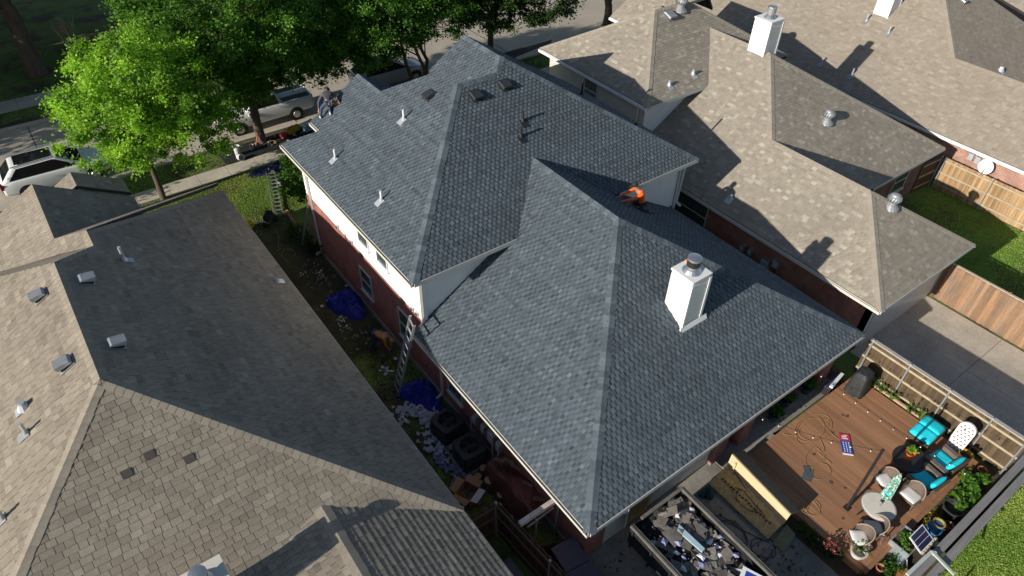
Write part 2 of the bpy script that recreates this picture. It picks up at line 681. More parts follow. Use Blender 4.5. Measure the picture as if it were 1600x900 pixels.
grass('neighbour_lawn', 'green back lawn between two fences behind the tan house', [(28.4, 36.3, 1.0, 11.2)], 36000, .05, (.14, .29, .03), (.38, .50, .09), 6)
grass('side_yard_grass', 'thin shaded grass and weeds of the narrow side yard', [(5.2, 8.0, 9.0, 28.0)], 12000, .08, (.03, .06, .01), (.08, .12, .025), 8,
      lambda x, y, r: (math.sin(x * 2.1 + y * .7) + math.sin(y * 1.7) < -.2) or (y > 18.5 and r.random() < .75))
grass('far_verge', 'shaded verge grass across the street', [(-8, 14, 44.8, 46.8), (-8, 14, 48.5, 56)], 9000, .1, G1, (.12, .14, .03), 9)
# ---------------------------------------------------------------- fittings shared by the houses
def box_vent(parent, x, y, z, n, m, s=1.0, tall=1.0):
    """low square roof vent: flange, hood with sloping top and a dark throat"""
    n = Vector(n)
    v = (Vector((0, 0, 1)) - n * n.z).normalized()
    u = v.cross(n)
    p = Vector((x, y, z))
    mb = MB()
    mb.obox(p + n * .03, u * .215 * s, v * .235 * s, n * .008)
    a, b, h1, h2 = .19 * s, .2 * s, .10 * s * tall, .19 * s * tall
    q = [p + u * i * a + v * j * b + n * k for (i, j, k) in ((-1, -1, h1), (1, -1, h1), (1, 1, h1 * .5), (-1, 1, h1 * .5), (-.9, -.9, h2), (.9, -.9, h2), (.9, .8, h1), (-.9, .8, h1))]
    mb.add(q, [(0, 1, 5, 4), (1, 2, 6, 5), (2, 3, 7, 6), (3, 0, 4, 7), (4, 5, 6, 7), (3, 2, 1, 0)])
    o = put('roof_vent', mb, m, parent)
    put('vent_throat', MB().obox(p + n * .06, u * .16 * s, v * .17 * s, n * .05), black_m, o)
    return o


def pipe_vent(parent, x, y, z, n, h=.38, m=None, fm=None, r=.04):
    n = Vector(n)
    v = (Vector((0, 0, 1)) - n * n.z).normalized()
    u = v.cross(n)
    p = Vector((x, y, z))
    o = put('vent_pipe', MB().cyl(p - Vector((0, 0, .05)), p + Vector((0, 0, h)), r, r, 10), m or lead, parent, smooth=False)
    f = MB().obox(p + n * .03 - v * .1, u * .14, v * .17, n * .006)
    f.cyl(p - Vector((0, 0, .02)), p + Vector((0, 0, .14)), r * 2.1, r * 1.15, 10)
    put('flashing', f, fm or lead, o)
    return o


def turbine(parent, x, y, z, s=1.0):
    o = put('turbine_vent', MB().cyl((x, y, z - .25), (x, y, z + .22 * s), .15 * s, .15 * s, 14), dull_metal, parent)
    head = MB()
    for i in range(16):
        t = 2 * math.pi * i / 16
        pts = []
        for k in range(6):
            a = k / 5
            rr = (.15 + .085 * math.sin(math.pi * a)) * s
            tt = t + .35 * a
            pts.append((x + rr * math.cos(tt), y + rr * math.sin(tt), z + (.22 + .26 * a) * s))
        for k in range(5):
            p, q = Vector(pts[k]), Vector(pts[k + 1])
            tan = Vector((-math.sin(t + .35 * k / 5), math.cos(t + .35 * k / 5), 0)) * .032 * s
            rad = Vector((math.cos(t), math.sin(t), 0)) * .012 * s
            head.add([p - tan, p + tan + rad, q + tan + rad, q - tan], [(0, 1, 2, 3)])
    put('turbine_head', head, dull_metal, o)
    put('turbine_lid', MB().lathe([(.165 * s, .46 * s), (.17 * s, .48 * s), (.09 * s, .53 * s), (.01, .545 * s)], (x, y, z), 16), dull_metal, o, smooth=True)
    put('flashing', MB().lathe([(.28 * s, -.06), (.27 * s, -.02), (.16 * s, .12)], (x, y, z), 14), dull_metal, o)
    return o


def window(parent, plane, c, u0, u1, z0, z1, out, fm=None, mullion=True):
    """window set in a wall; plane 'X' or 'Y' at coordinate c, facing out (+1/-1)"""
    def bx(a, b, d0, d1, za, zb):
        lo, hi = sorted((c + out * d0, c + out * d1))
        return (lo, hi, a, b, za, zb) if plane == 'X' else (a, b, lo, hi, za, zb)
    fr = MB()
    t = .035
    for (a, b, za, zb) in ((u0, u0 + t, z0, z1), (u1 - t, u1, z0, z1), (u0 + t, u1 - t, z0, z0 + t), (u0 + t, u1 - t, z1 - t, z1)):
        fr.box(*bx(a, b, -.02, .055, za, zb))
    if mullion:
        zm = (z0 + z1) / 2
        fr.box(*bx(u0 + t, u1 - t, -.015, .04, zm - .025, zm + .025))
    o = put('window', fr, fm or white, parent)
    put('pane', MB().box(*bx(u0 + t, u1 - t, -.01, .022, z0 + t, z1 - t)), glass, o)
    put('sill', MB().box(*bx(u0 - .05, u1 + .05, 0, .10, z0 - .07, z0 - .003)), fm or white, o)
    return o


def siding(parent, plane, c, u0, u1, z0, z1, out, m, step=.18, top=None):
    """lap siding: each board its own part; top(z) may shorten a board to (u0, u1)"""
    z = z0
    while z < z1 - .01:
        zb = min(z + step, z1)
        a, b = top(z, zb) if top else (u0, u1)
        if b - a > .05:
            if plane == 'X':
                poly = [(c, a, z), (c + out * .03, a, z), (c + out * .008, a, zb + .015), (c, a, zb + .015)]
                mb = MB().prism(poly, (0, b - a, 0))
            else:
                poly = [(a, c, z), (a, c + out * .03, z), (a, c + out * .008, zb + .015), (a, c, zb + .015)]
                mb = MB().prism(poly, (b - a, 0, 0))
            put('siding_board', mb, m, parent)
        z += step


def gutter(parent, p, q, out, m, name='gutter'):
    """box gutter with an open trough along an eave from p to q; out = outward direction"""
    p, q, out = Vector(p), Vector(q), Vector(out)
    mb = MB()
    up = Vector((0, 0, 1))
    for (o1, z1, o2, z2) in ((.0, -.12, .0, .0), (.07, -.12, .085, .0)):
        mb.add([p + out * o1 + up * z1, q + out * o1 + up * z1, q + out * o2 + up * z2, p + out * o2 + up * z2,
                p + out * (o1 + .012) + up * z1, q + out * (o1 + .012) + up * z1, q + out * (o2 + .012) + up * z2, p + out * (o2 + .012) + up * z2],
               [(0, 1, 2, 3), (7, 6, 5, 4), (3, 2, 6, 7), (0, 4, 5, 1), (0, 3, 7, 4), (1, 5, 6, 2)])
    d = (q - p).normalized()
    mb.obox((p + q) / 2 + out * .042 - up * .123, d * ((q - p).length / 2), out * .042, up * .006)
    for e in (p, q):
        mb.obox(e + out * .042 - up * .06, d * .006, out * .042, up * .06)
    return put(name, mb, m, parent)


def downspout(parent, path, m, r=.045):
    mb = MB()
    for a, b in zip(path[:-1], path[1:]):
        mb.bar(a, b, r * 2, r * 1.6, (0.3, 1, 0.1))
    return put('downspout', mb, m, parent)


A_SH = shingle_mat('charcoal_shingle', [(0, (.028, .034, .042)), (.35, (.060, .076, .090)), (.75, (.110, .135, .154)), (1, (.165, .196, .218))], .08)
B_SH = shingle_mat('brown_grey_shingle', [(0, (.17, .142, .112)), (.45, (.275, .237, .186)), (.75, (.32, .28, .222)), (1, (.37, .33, .265))], .11)
C_SH = shingle_mat('tan_shingle', [(0, (.235, .20, .157)), (.45, (.295, .257, .206)), (.75, (.34, .305, .246)), (1, (.43, .40, .325))], .10)
D_SH = shingle_mat('pale_tan_shingle', [(0, (.245, .202, .155)), (.45, (.295, .252, .20)), (1, (.36, .32, .26))], .06)
brick_y = brick_mat('red_brick_side', (.36, .10, .075), (.26, .075, .06), (.30, .25, .21), 'Y')
brick_x = brick_mat('red_brick_back', (.36, .10, .075), (.26, .075, .06), (.30, .25, .21), 'X')
brick_cy = brick_mat('brown_brick_side', (.36, .13, .09), (.24, .085, .062), (.34, .29, .24), 'Y')
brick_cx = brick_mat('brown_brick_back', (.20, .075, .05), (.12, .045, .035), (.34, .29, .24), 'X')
brick_dy = brick_mat('pink_brick_side', (.40, .20, .15), (.30, .14, .10), (.45, .38, .32), 'Y')

# ================================================================ house A: the re-roofed house in the middle
A = thing('house', 'two storey red brick house with new charcoal shingle roof in the middle', 'house', (14, 15, 0), world=True)
PA, PL_, ZL, ZU = .62, .60, 2.74, 5.25
xl, xr, yb = 7.6, 20.45, 6.2
hx = (xl + xr) / 2
ay = yb + (hx - xl)
zr = ZL + PL_ * (hx - xl)
RA = Roof(.145, lam_style, 11, .003, .195)
RA.plane(lambda x, y: ZL + PL_ * (y - yb), [[(xl, yb), (xr, yb), (hx, ay)]])
RA.plane(lambda x, y: ZL + PL_ * (x - xl), [[(xl, yb), (hx, ay), (hx, 17.35), (xl, 15.35)]])
RA.plane(lambda x, y: ZL + PL_ * (xr - x), [[(xr, yb), (xr, 15.55), (hx, 17.35), (hx, ay)]])
UR, UB, UF, IX = 20.9, 15.05, 25.55, 9.35          # upper roof: right, back and front eaves, inner eave
yr1 = (UB + UF) / 2
x1 = xl + (yr1 - UB)
mx = (IX + UR) / 2
ya2 = UB + (mx - IX)
xv = IX + (yr1 - UB)
RA.plane(lambda x, y: ZU + PA * (y - UB), [[(xl, UB), (xv, UB), (xv, yr1), (x1, yr1)], [(xv, UB), (UR, UB), (mx, ya2), (xv, yr1)]])
RA.plane(lambda x, y: ZU + PA * (x - xl), [[(xl, UB), (x1, yr1), (xl, UF)]])
RA.plane(lambda x, y: ZU + PA * (UF - y), [[(xl, UF), (x1, yr1), (xv, yr1), (IX, UF)]])
RA.plane(lambda x, y: ZU + PA * (x - IX), [[(IX, UF), (IX, 26.6), (11.8, 26.6), (11.8, UF - 2.45)],
                                          [(11.8, UF - 2.45), (11.8, 24.6), (13.4, 23.0), (13.4, UF - 4.05)],
                                          [(13.4, UF - 4.05), (13.4, 23.3), (mx, 23.3), (mx, ya2), (xv, yr1)]])
RA.plane(lambda x, y: ZU + PA * (UR - x), [[(UR, UB), (UR, 23.3), (mx, 23.3), (mx, ya2)]])
zg = ZU + PA * (11.8 - IX)
RA.plane(lambda x, y: zg - PA * (x - 11.8), [[(11.8, 24.6), (11.8, 26.6), (13.8, 26.6)]])
RA.plane(lambda x, y: zg + PA * (24.6 - y), [[(11.8, 24.6), (13.4, 23.0), (19.5, 23.0), (19.5, 26.6), (13.8, 26.6)]])
nL, nR, nB, nF = nrm(PA, 0), nrm(-PA, 0), nrm(0, PA), nrm(0, -PA)
RA.cap((xl, yb, ZL), (hx, ay, zr), nL, nB, w=.17)
RA.cap((xr, yb, ZL), (hx, ay, zr), nR, nB, w=.17)
RA.cap((hx, ay, zr), (hx, 17.1, zr), nL, nR, w=.17)
za1, za2 = ZU + PA * (yr1 - UB), ZU + PA * (ya2 - UB)
RA.cap((xl, UB, ZU), (x1, yr1, za1), nL, nB, w=.17)
RA.cap((x1, yr1, za1), (xv, yr1, za1), nF, nB, w=.17)
RA.cap((xv, yr1, za1), (mx, ya2, za2), nL, nB, w=.17)
RA.cap((UR, UB, ZU), (mx, ya2, za2), nR, nB, w=.17)
RA.cap((mx, ya2, za2), (mx, 23.3, za2), nL, nR, w=.17)
RA.cap((11.8, 26.6, zg), (11.8, 24.6, zg), nL, nR, w=.15)
roofA = RA.finish(A, dark_deck, A_SH)

W = MB().box(8.05, 8.3, 6.65, 25.1, 0, 2.97)
put('brick_wall', W, brick_y, A)
put('brick_wall', MB().box(8.3, 8.85, 6.65, 6.9, 0, 2.72), brick_x, A)
put('brick_wall', MB().box(13.75, 14.35, 6.65, 7.4, 0, 2.72), brick_x, A)
put('brick_wall', MB().box(14.35, 20.0, 9.4, 9.6, 0, 2.72), brick_x, A)
put('brick_pillar', MB().box(19.4, 20.0, 6.6, 7.2, 0, 2.72), brick_x, A)
put('brick_pillar', MB().box(15.0, 15.55, 6.6, 7.15, .12, 2.72), brick_x, A)
put('brick_wall', MB().box(14.1, 14.34, 7.4, 9.4, 0, 2.72), brick_y, A)
put('brick_wall', MB().box(19.8, 20.0, 7.2, 25.0, 0, 2.74), brick_y, A)
put('upper_wall', MB().box(8.08, 20.4, 15.45, 25.1, 2.97, 5.2).box(9.8, 20.3, 25.1, 26.2, 0, 5.2).box(13.6, 20.2, 22, 23.05, 5, 5.4), white, A)
siding(A, 'X', 8.08, 15.42, 25.1, 2.97, 5.2, -1, white)
put('corner_board', MB().box(8.03, 8.20, 15.36, 15.42, 2.92, 5.2), white, A)
_lowz = lambda x: ZL + PL_ * (min(x, 2 * hx - x) - xl)


def _left(z, zb):
    return 8.2, max(8.2, min(hx, xl + (zb - ZL) / PL_ + .25))


def _right(z, zb):
    return min(20.38, max(hx, xr - (zb - ZL) / PL_ - .25)), 20.38


siding(A, 'Y', 15.45, 0, 0, 2.97, 5.2, -1, white, top=_left)
siding(A, 'Y', 15.45, 0, 0, 2.97, 5.2, -1, white, top=_right)
put('corner_board', MB().box(20.32, 20.46, 15.36, 15.42, 2.8, 5.2), trim, A)
for (y0, y1, z0, z1) in ((19.2, 20.0, 3.65, 4.75), (17.75, 18.55, 3.65, 4.75)):
    window(A, 'X', 8.05, y0, y1, z0, z1, -1, white)
for (y0, y1, z0, z1) in ((19.45, 20.4, .95, 2.15), (16.5, 17.3, .9, 2.3), (13.05, 13.95, .85, 1.9)):
    window(A, 'X', 8.05, y0, y1, z0, z1, -1, greige)
for (y, z) in ((22.0, 2.98), (20.77, 3.0), (16.12, 3.02), (15.78, 3.05)):
    v_ = put('wall_vent', MB().box(7.98, 8.05, y - .07, y + .07, z, z + .15), trim, A)
    put('louvre', MB().box(7.965, 7.978, y - .05, y + .05, z + .02, z + .12), black_m, v_)
put('foundation', MB().box(7.98, 8.06, 6.6, 25.2, 0, .18), concrete_old, A)
gutter(A, (xl, UB + .02, ZU - .03), (xl, UF, ZU - .03), (-1, 0, 0), offwhite)
gutter(A, (xl, yb, ZL - .03), (xl, 15.36, ZL - .03), (-1, 0, 0), offwhite)
gutter(A, (IX, UF + .05, ZU - .03), (IX, 26.6, ZU - .03), (-1, 0, 0), offwhite)
put('fascia', MB().box(xl + .03, xr, yb - .035, yb - .008, ZL - .17, ZL - .005), trim, A)
put('fascia', MB().box(xl + .03, 11.7, UB - .035, UB - .008, ZU - .17, ZU - .005), trim, A)
put('fascia', MB().box(16.55, UR, UB - .035, UB - .008, ZU - .17, ZU - .005), trim, A)
put('fascia', MB().box(UR + .008, UR + .035, UB, 23.3, ZU - .17, ZU - .005), trim, A)
put('fascia', MB().box(xr + .008, xr + .035, yb, 15.4, ZL - .17, ZL - .005), trim, A)
downspout(A, [(7.66, 24.6, ZU - .14), (8.0, 24.6, ZU - .5), (8.0, 24.5, .25), (7.72, 24.45, .12)], offwhite)
downspout(A, [(7.66, 14.35, ZL - .14), (8.0, 14.35, ZL - .45), (8.0, 14.35, .25), (7.7, 14.35, .12)], offwhite)
downspout(A, [(7.66, 15.3, ZU - .14), (8.0, 15.36, ZU - .45), (8.0, 15.36, 3.05)], offwhite)
downspout(A, [(20.5, 15.3, ZU - .15), (20.5, 15.38, 3.1), (20.62, 15.2, 2.95)], offwhite)
put('fascia_vent_gap', MB().box(11.75, 11.79, 15.2, 15.4, 5.15, 5.2), black_m, A)
# back wall: door, boarded strip, garage door
d_ = put('door', MB().box(8.9, 9.8, 6.70, 6.76, .02, 2.1), offwhite, A)
put('door_handle', MB().cyl((9.7, 6.66, 1.0), (9.7, 6.72, 1.0), .035), metal, d_)
put('door_frame', MB().box(8.85, 8.9, 6.67, 6.8, 0, 2.2).box(9.8, 9.86, 6.67, 6.8, 0, 2.2).box(8.85, 9.86, 6.67, 6.8, 2.1, 2.2), white, d_)
osb = mat('osb_board', (.42, .29, .12), .8, .3, 9.0, c2=(.60, .46, .23), bump=.2)
put('plywood_sheet', MB().box(9.86, 10.8, 6.72, 6.78, 0, 2.5), osb, A, label='raw brown board nailed over the wall beside the garage door')
gd = put('garage_door', MB().box(10.85, 13.7, 6.80, 6.86, .02, 2.2), trim, A)
for i in range(4):
    for j in range(4):
        put('door_panel', MB().box(10.93 + j * .7, 11.53 + j * .7, 6.785, 6.80, .1 + i * .53, .52 + i * .53), trim, gd)
put('lintel_board', MB().box(9.9, 13.72, 6.68, 6.78, 2.2, 2.6), trim, A)
put('soffit', MB().box(8.3, 19.9, 6.25, 9.4, 2.6, 2.63), trim, A)
# meters and pipes on the side wall
for (y, z, w, h) in ((12.1, 1.0, .2, .35), (11.6, 1.05, .2, .35), (11.15, 1.0, .34, .5), (10.75, 1.0, .22, .4)):
    e_ = put('meter_box', MB().box(7.86, 8.05, y - w / 2, y + w / 2, z, z + h), dull_metal, A)
    put('meter_lid', MB().box(7.83, 7.858, y - w / 2 + .02, y + w / 2 - .02, z + .03, z + h - .03), lead, e_)
put('conduit', MB().cyl((7.95, 11.15, 1.0), (7.95, 11.15, .02), .035).cyl((7.97, 12.45, .9), (7.97, 12.45, .05), .02).tube([(7.95, 10.75, 1.0), (7.8, 10.72, .6), (7.8, 10.6, .05)], .02), trim, A)
# roof fittings
zL2 = lambda x: ZU + PA * (x - xl)
zB2 = lambda y: ZU + PA * (y - UB)
for (x, y, pl) in ((10.94, 21.09, 'L'), (8.55, 22.35, 'L'), (8.62, 18.85, 'L')):
    pipe_vent(roofA, x, y, zL2(x), nL, .40, pvc, lead)
for (x, y) in ((14.47, 18.44), (14.04, 17.97)):
    pipe_vent(roofA, x, y, zB2(y), nB, .42, black_m, black_m, .045)
dark_vent = mat('black_vent_paint', (.03, .033, .037), .5, .15, 4.0)
box_vent(roofA, 12.05, 21.0, zL2(12.05), nL, dark_vent, 1.05)
box_vent(roofA, 13.25, 19.75, zB2(19.75), nB, dark_vent, 1.1)
box_vent(roofA, 14.6, 19.8, zB2(19.8), nB, dark_vent, 1.1)
pipe_vent(roofA, 18.6, 19.8, ZU + PA * (UR - 18.6), nR, .75, black_m, black_m, .045)
pipe_vent(roofA, 19.3, 17.2, ZU + PA * (UR - 19.3), nR, .75, black_m, black_m, .045)


def chimney(parent, x0, x1, y0, y1, zb, zt, cap_r=.17, cap_h=.32, boards=True, m=None, capm=None):
    m = m or white
    o = put('chimney', MB().box(x0, x1, y0, y1, zb, zt), m, parent)
    n = int((zt - zb - .12) / .17)
    for i in range(n):
        z = zb + (zt - zb - .12) * i / n
        zz = z + (zt - zb - .12) / n
        mb = MB()
        mb.prism([(x0, y0, z), (x0 - .028, y0, z), (x0 - .006, y0, zz), (x0, y0, zz)], (0, y1 - y0, 0))
        mb.prism([(x0, y0, z), (x0, y0 - .028, z), (x0, y0 - .006, zz), (x0, y0, zz)], (x1 - x0, 0, 0))
        mb.prism([(x1, y0, z), (x1 + .028, y0, z), (x1 + .006, y0, zz), (x1, y0, zz)], (0, y1 - y0, 0))
        put('siding_board', mb, m, o)
    put('corner_trim', MB().box(x0 - .05, x0 + .05, y0 - .05, y0 - .03, zb, zt - .12).box(x1 - .05, x1 + .05, y0 - .05, y0 - .03, zb, zt - .12).box(x0 - .05, x0 - .03, y0 - .03, y0 + .05, zb, zt - .12), m, o)
    put('chimney_top', MB().box(x0 - .035, x1 + .035, y0 - .035, y1 + .035, zt - .06, zt + .015), m, o)
    cx, cy = (x0 + x1) / 2, (y0 + y1) / 2
    fl = put('flue', MB().lathe([(cap_r * 1.5, .0), (cap_r * 1.05, .10), (cap_r * .8, .14), (cap_r * .8, .26)], (cx, cy, zt + .01), 18), metal, o)
    cp = put('flue_collar', MB().lathe([(cap_r * .95, .2), (cap_r, .22), (cap_r, .2 + cap_h * .55)], (cx, cy, zt + .01), 18), capm or black_m, o)
    put('flue_lid', MB().lathe([(cap_r * 1.02, .2 + cap_h * .55), (cap_r * 1.08, .21 + cap_h * .6), (cap_r * 1.05, .2 + cap_h * .72), (cap_r * .5, .2 + cap_h * .78), (.01, .2 + cap_h * .8)], (cx, cy, zt + .01), 20), metal, o, smooth=False)
    return o


ch = chimney(roofA, 13.8, 14.58, 9.12, 9.95, 4.3, 6.42, .21, .42)
put('flashing', MB().add([(13.7, 9.0, 4.46), (14.86, 9.0, 4.46), (14.86, 9.08, 4.62), (13.7, 9.08, 4.62), (13.7, 9.0, 4.40), (14.86, 9.0, 4.40)], [(0, 1, 2, 3), (4, 5, 1, 0)]).box(13.68, 13.78, 9.05, 9.1, 4.45, 4.6), white, ch)

# ================================================================ house B: left neighbour
B = thing('house', 'single storey house at left with weathered brown shingle roof', 'house', (0, 15, 0), world=True)
PB, BR, BB = .57, 5.25, 8.72
bx_ = -1.23
by_ = BB + (BR - bx_)
bz = ZL + PB * (BR - bx_)
RB = Roof(.175, tab_style(.18, .36, .014, .03, .10), 21, .012)
RB.plane(lambda x, y: ZL + PB * (BR - x), [[(BR, BB), (BR, 20.8), (bx_, 20.8), (bx_, by_)], [(bx_, 20.8), (BR, 20.8), (BR, 21.95), (-.1, 21.95)], [(-.1, 21.95), (BR, 21.95), (BR, 27.55), (-.1, 22.9)]])
bl = 2 * bx_ - BR
RB.plane(lambda x, y: bz + PB * (x - bx_), [[(bx_, by_), (bx_, 20.8), (bl, 27.2), (bl, BB)]])
RB.plane(lambda x, y: ZL + PB * (y - BB), [[(BR, BB), (bx_, by_), (bl, BB)]])
zl2 = ZL + PB * (BR + .1)
fl2 = lambda x, y: zl2 + PB * (x + .1)
gx_ = -1.08
gz = fl2(gx_, 0)
RB.plane(fl2, [[(-.1, 21.95), (-.1, 23.0), (gx_, 23.98), (gx_, 23.0)], [(gx_, 23.0), (gx_, 28.0), (-5.2, 28.0), (-5.2, 26.9)]])
RB.plane(lambda x, y: gz - PB * (x - gx_), [[(gx_, 23.98), (gx_, 28.0), (1.95, 28.0), (1.95, 26.75)]])
RB.plane(lambda x, y: fl2(-.1, 0) + PB * (23.0 - y), [[(-.1, 23.0), (5.25, 27.95), (2.0, 27.9), (gx_, 23.98)]])
RB.plane(lambda x, y: bz + PB * (20.8 - y), [[(bx_, 20.8), (-.1, 21.95), (gx_, 23.0), (-5.2, 26.9), (bl, 27.2)]])
RB.plane(lambda x, y: 4.66 + PB * (x - .25), [[(.25, 28.03), (.25, 29.2), (-.6, 29.2), (-.6, 28.03)]])
RB.plane(lambda x, y: 4.66 - PB * (x - .25), [[(.25, 28.03), (.25, 29.2), (1.9, 29.2), (1.9, 28.03)]])
# rear extension with a low gable
ez, ex_ = 3.74, 2.05
pe = (ez - ZL) / (BR - ex_)
RB.plane(lambda x, y: ZL + pe * (BR - x), [[(BR, 2.0), (BR, 9.0), (ex_, 10.9), (ex_, 2.0)]])
RB.plane(lambda x, y: ez + .16 * (x - ex_), [[(ex_, 2.0), (ex_, 10.9), (-2.6, 9.6), (-2.6, 2.0)]])
nBl, nBr, nBb = nrm(PB, 0), nrm(-PB, 0), nrm(0, PB)
RB.cap((BR, BB, ZL), (bx_, by_, bz), nBr, nBb, e=.22, w=.17, tone=(.5, .75))
RB.cap((bl, BB, ZL), (bx_, by_, bz), nBl, nBb, e=.22, w=.17, tone=(.5, .75))
RB.cap((bx_, by_, bz), (bx_, 20.8, bz), nBl, nBr, e=.22, w=.19, tone=(.5, .75))
RB.cap((-.1, 21.95, zl2), (bx_, 20.8, bz), nBr, nrm(0, -PB), e=.22, w=.19, tone=(.5, .7))
RB.cap((-.1, 21.95, zl2), (-.1, 23.0, zl2), nBl, nBr, e=.22, w=.19, tone=(.5, .75))
RB.cap((BR, 27.6, ZL), (-.1, 22.9, zl2), nBr, nrm(0, -PB), e=.22, w=.19, tone=(.5, .7))
RB.cap((gx_, 23.98, gz), (gx_, 28.0, gz), nBl, nBr, e=.22, w=.19, tone=(.5, .75))
RB.cap((ex_, 10.9, ez), (ex_, 2.0, ez), nrm(.16, 0), nrm(-pe, 0), e=.22, w=.19, tone=(.5, .75))
roofB = RB.finish(B, dark_deck, B_SH)
put('brick_wall', MB().box(-7.2, 4.75, 9.2, 27.0, 0, 2.72), brick_y, B)
put('extension_wall', MB().box(-.1, 4.8, 2.2, 9.2, 0, 2.7), brick_y, B)
put('fascia', MB().box(BR + .006, BR + .03, 2.0, 27.5, ZL - .15, ZL - .01), trim, B)
for (x, y) in ((-.69, 19.8), (-.64, 16.61)):
    box_vent(roofB, x, y, ZL + PB * (BR - x), nBr, dull_metal, 1.0, 1.5)
for (x, y) in ((-1.87, 19.89), (-1.83, 16.62)):
    box_vent(roofB, x, y, bz + PB * (x - bx_), nBl, dull_metal, 1.0, 1.5)
pipe_vent(roofB, .52, 21.17, ZL + PB * (BR - .52), nBr, .55, lead, lead, .05)
pipe_vent(roofB, 4.77, 20.29, ZL + PB * (BR - 4.77), nBr, .15, lead, lead, .05)
pipe_vent(roofB, -3.25, 15.67, bz + PB * (-3.25 - bx_), nBl, .4, lead, dull_metal, .045)
pipe_vent(roofB, -3.14, 16.55, bz + PB * (-3.14 - bx_), nBl, .22, lead, lead, .09)
pipe_vent(roofB, -4.25, 13.9, bz + PB * (-4.25 - bx_), nBl, .4, lead, dull_metal, .045)
patch = mat('dark_shingle_patch', (.07, .06, .055), .95, .2, 20.0)
for (x, y) in ((-.95, 13.2), (-1.55, 13.05), (-.2, 12.75), (-3.6, 11.3)):
    z = ZL + PB * (y - BB)
    put('roof_patch', MB().obox((x, y, z + .028), (.12, 0, 0), Vector((0, .09, .09 * PB)), nBb * .006), patch, roofB)
chimney(roofB, -1.5, -.5, 9.25, 10.05, 2.9, 4.7, .19, .3, m=offwhite, capm=dull_metal)

# ================================================================ house C: right neighbour
C = thing('house', 'tan shingled brick house at right with a white chimney and small upper storey', 'house', (28, 15, 0), world=True)
PC = .60
RC = Roof(.145, tab_style(.13, .30, .011, .13, .12), 31)
cl, cb, cr1 = 22.0, 6.55, 28.8
c1x = (cl + cr1) / 2
c1y = cb + (c1x - cl)
c1z = ZL + PC * (c1x - cl)
c2b, c2r = 11.35, 35.3
c2x = (cl + c2r) / 2
c2y = c2b + (c2x - cl)
c2z = ZL + PC * (c2x - cl)
jy = c2b + (c1x - cl)
RC.plane(lambda x, y: ZL + PC * (x - cl), [[(cl, cb), (c1x, c1y), (c1x, jy), (cl, jy)], [(cl, jy), (c1x, jy), (c2x, c2y), (c2x, 26), (cl, 26)]])
RC.plane(lambda x, y: ZL + PC * (y - cb), [[(cl, cb), (cr1, cb), (c1x, c1y)]])
RC.plane(lambda x, y: ZL + PC * (cr1 - x), [[(cr1, cb), (cr1, c2b), (c1x, jy), (c1x, c1y)]])
RC.plane(lambda x, y: ZL + PC * (y - c2b), [[(cr1, c2b), (c2r, c2b), (c2x, c2y), (c1x, jy)]])
RC.plane(lambda x, y: ZL + PC * (c2r - x), [[(c2r, c2b), (c2r, 26), (c2x, 26), (c2x, c2y)]])
ul, ub, uf, ur = 22.2, 19.3, 27.1, 32.3
uy = (ub + uf) / 2
uz = 5.3 + PC * (uy - ub)
ux1, ux2 = ul + (uy - ub), ur - (uy - ub)
RC.plane(lambda x, y: 5.3 + PC * (x - ul), [[(ul, ub), (ux1, uy), (ul, uf)]])
RC.plane(lambda x, y: 5.3 + PC * (y - ub), [[(ul, ub), (ur, ub), (ux2, uy), (ux1, uy)]])
RC.plane(lambda x, y: 5.3 + PC * (ur - x), [[(ur, ub), (ur, uf), (ux2, uy)]])
RC.plane(lambda x, y: 5.3 + PC * (uf - y), [[(ul, uf), (ux1, uy), (ux2, uy), (ur, uf)]])
RC.plane(lambda x, y: 5.3 + PC * (x - 28.2), [[(28.2, 27.1), (28.2, 28.3), (31.2, 28.3), (31.2, 24.1)]])
RC.plane(lambda x, y: 5.3 + PC * 3 - PC * (x - 31.2), [[(31.2, 24.1), (31.2, 28.3), (34.2, 28.3), (34.2, 26)]])
nCl, nCr, nCb, nCf = nrm(PC, 0), nrm(-PC, 0), nrm(0, PC), nrm(0, -PC)
_ct = (.5, .7)
for (p, q, a, b) in (((cl, cb, ZL), (c1x, c1y, c1z), nCl, nCb), ((cr1, cb, ZL), (c1x, c1y, c1z), nCr, nCb), ((c1x, c1y, c1z), (c1x, jy, c1z), nCl, nCr),
                     ((c1x, jy, c1z), (c2x, c2y, c2z), nCl, nCb), ((c2r, c2b, ZL), (c2x, c2y, c2z), nCr, nCb), ((c2x, c2y, c2z), (c2x, 22, c2z), nCl, nCr),
                     ((ul, ub, 5.3), (ux1, uy, uz), nCl, nCb), ((ur, ub, 5.3), (ux2, uy, uz), nCr, nCb), ((ux1, uy, uz), (ux2, uy, uz), nCb, nCf), ((ul, uf, 5.3), (ux1, uy, uz), nCl, nCf)):
    RC.cap(p, q, a, b, e=.24, w=.16, tone=_ct)
roofC = RC.finish(C, dark_deck, C_SH)
put('brick_wall', MB().box(22.45, 22.7, 7.0, 26.0, 0, 2.7), brick_cy, C)
put('brick_wall', MB().box(28.35, 34.9, 11.8, 12.0, 0, 2.7), brick_cx, C)
put('rear_wall', MB().box(22.45, 28.4, 7.0, 7.2, 0, 2.7), white, C)
gdc = put('garage_door', MB().box(22.9, 27.8, 6.95, 6.99, .03, 2.3), trim, C)
put('side_wall', MB().box(28.2, 28.4, 7.2, 11.8, 0, 2.7), greige, C)
put('upper_wall', MB().box(22.62, 31.9, 19.75, 26.7, 2.9, 5.2).box(28.6, 33.8, 26.7, 27.9, 0, 5.2), greige, C)
siding(C, 'X', 22.62, 19.75, 26.7, 2.9, 5.15, -1, greige)
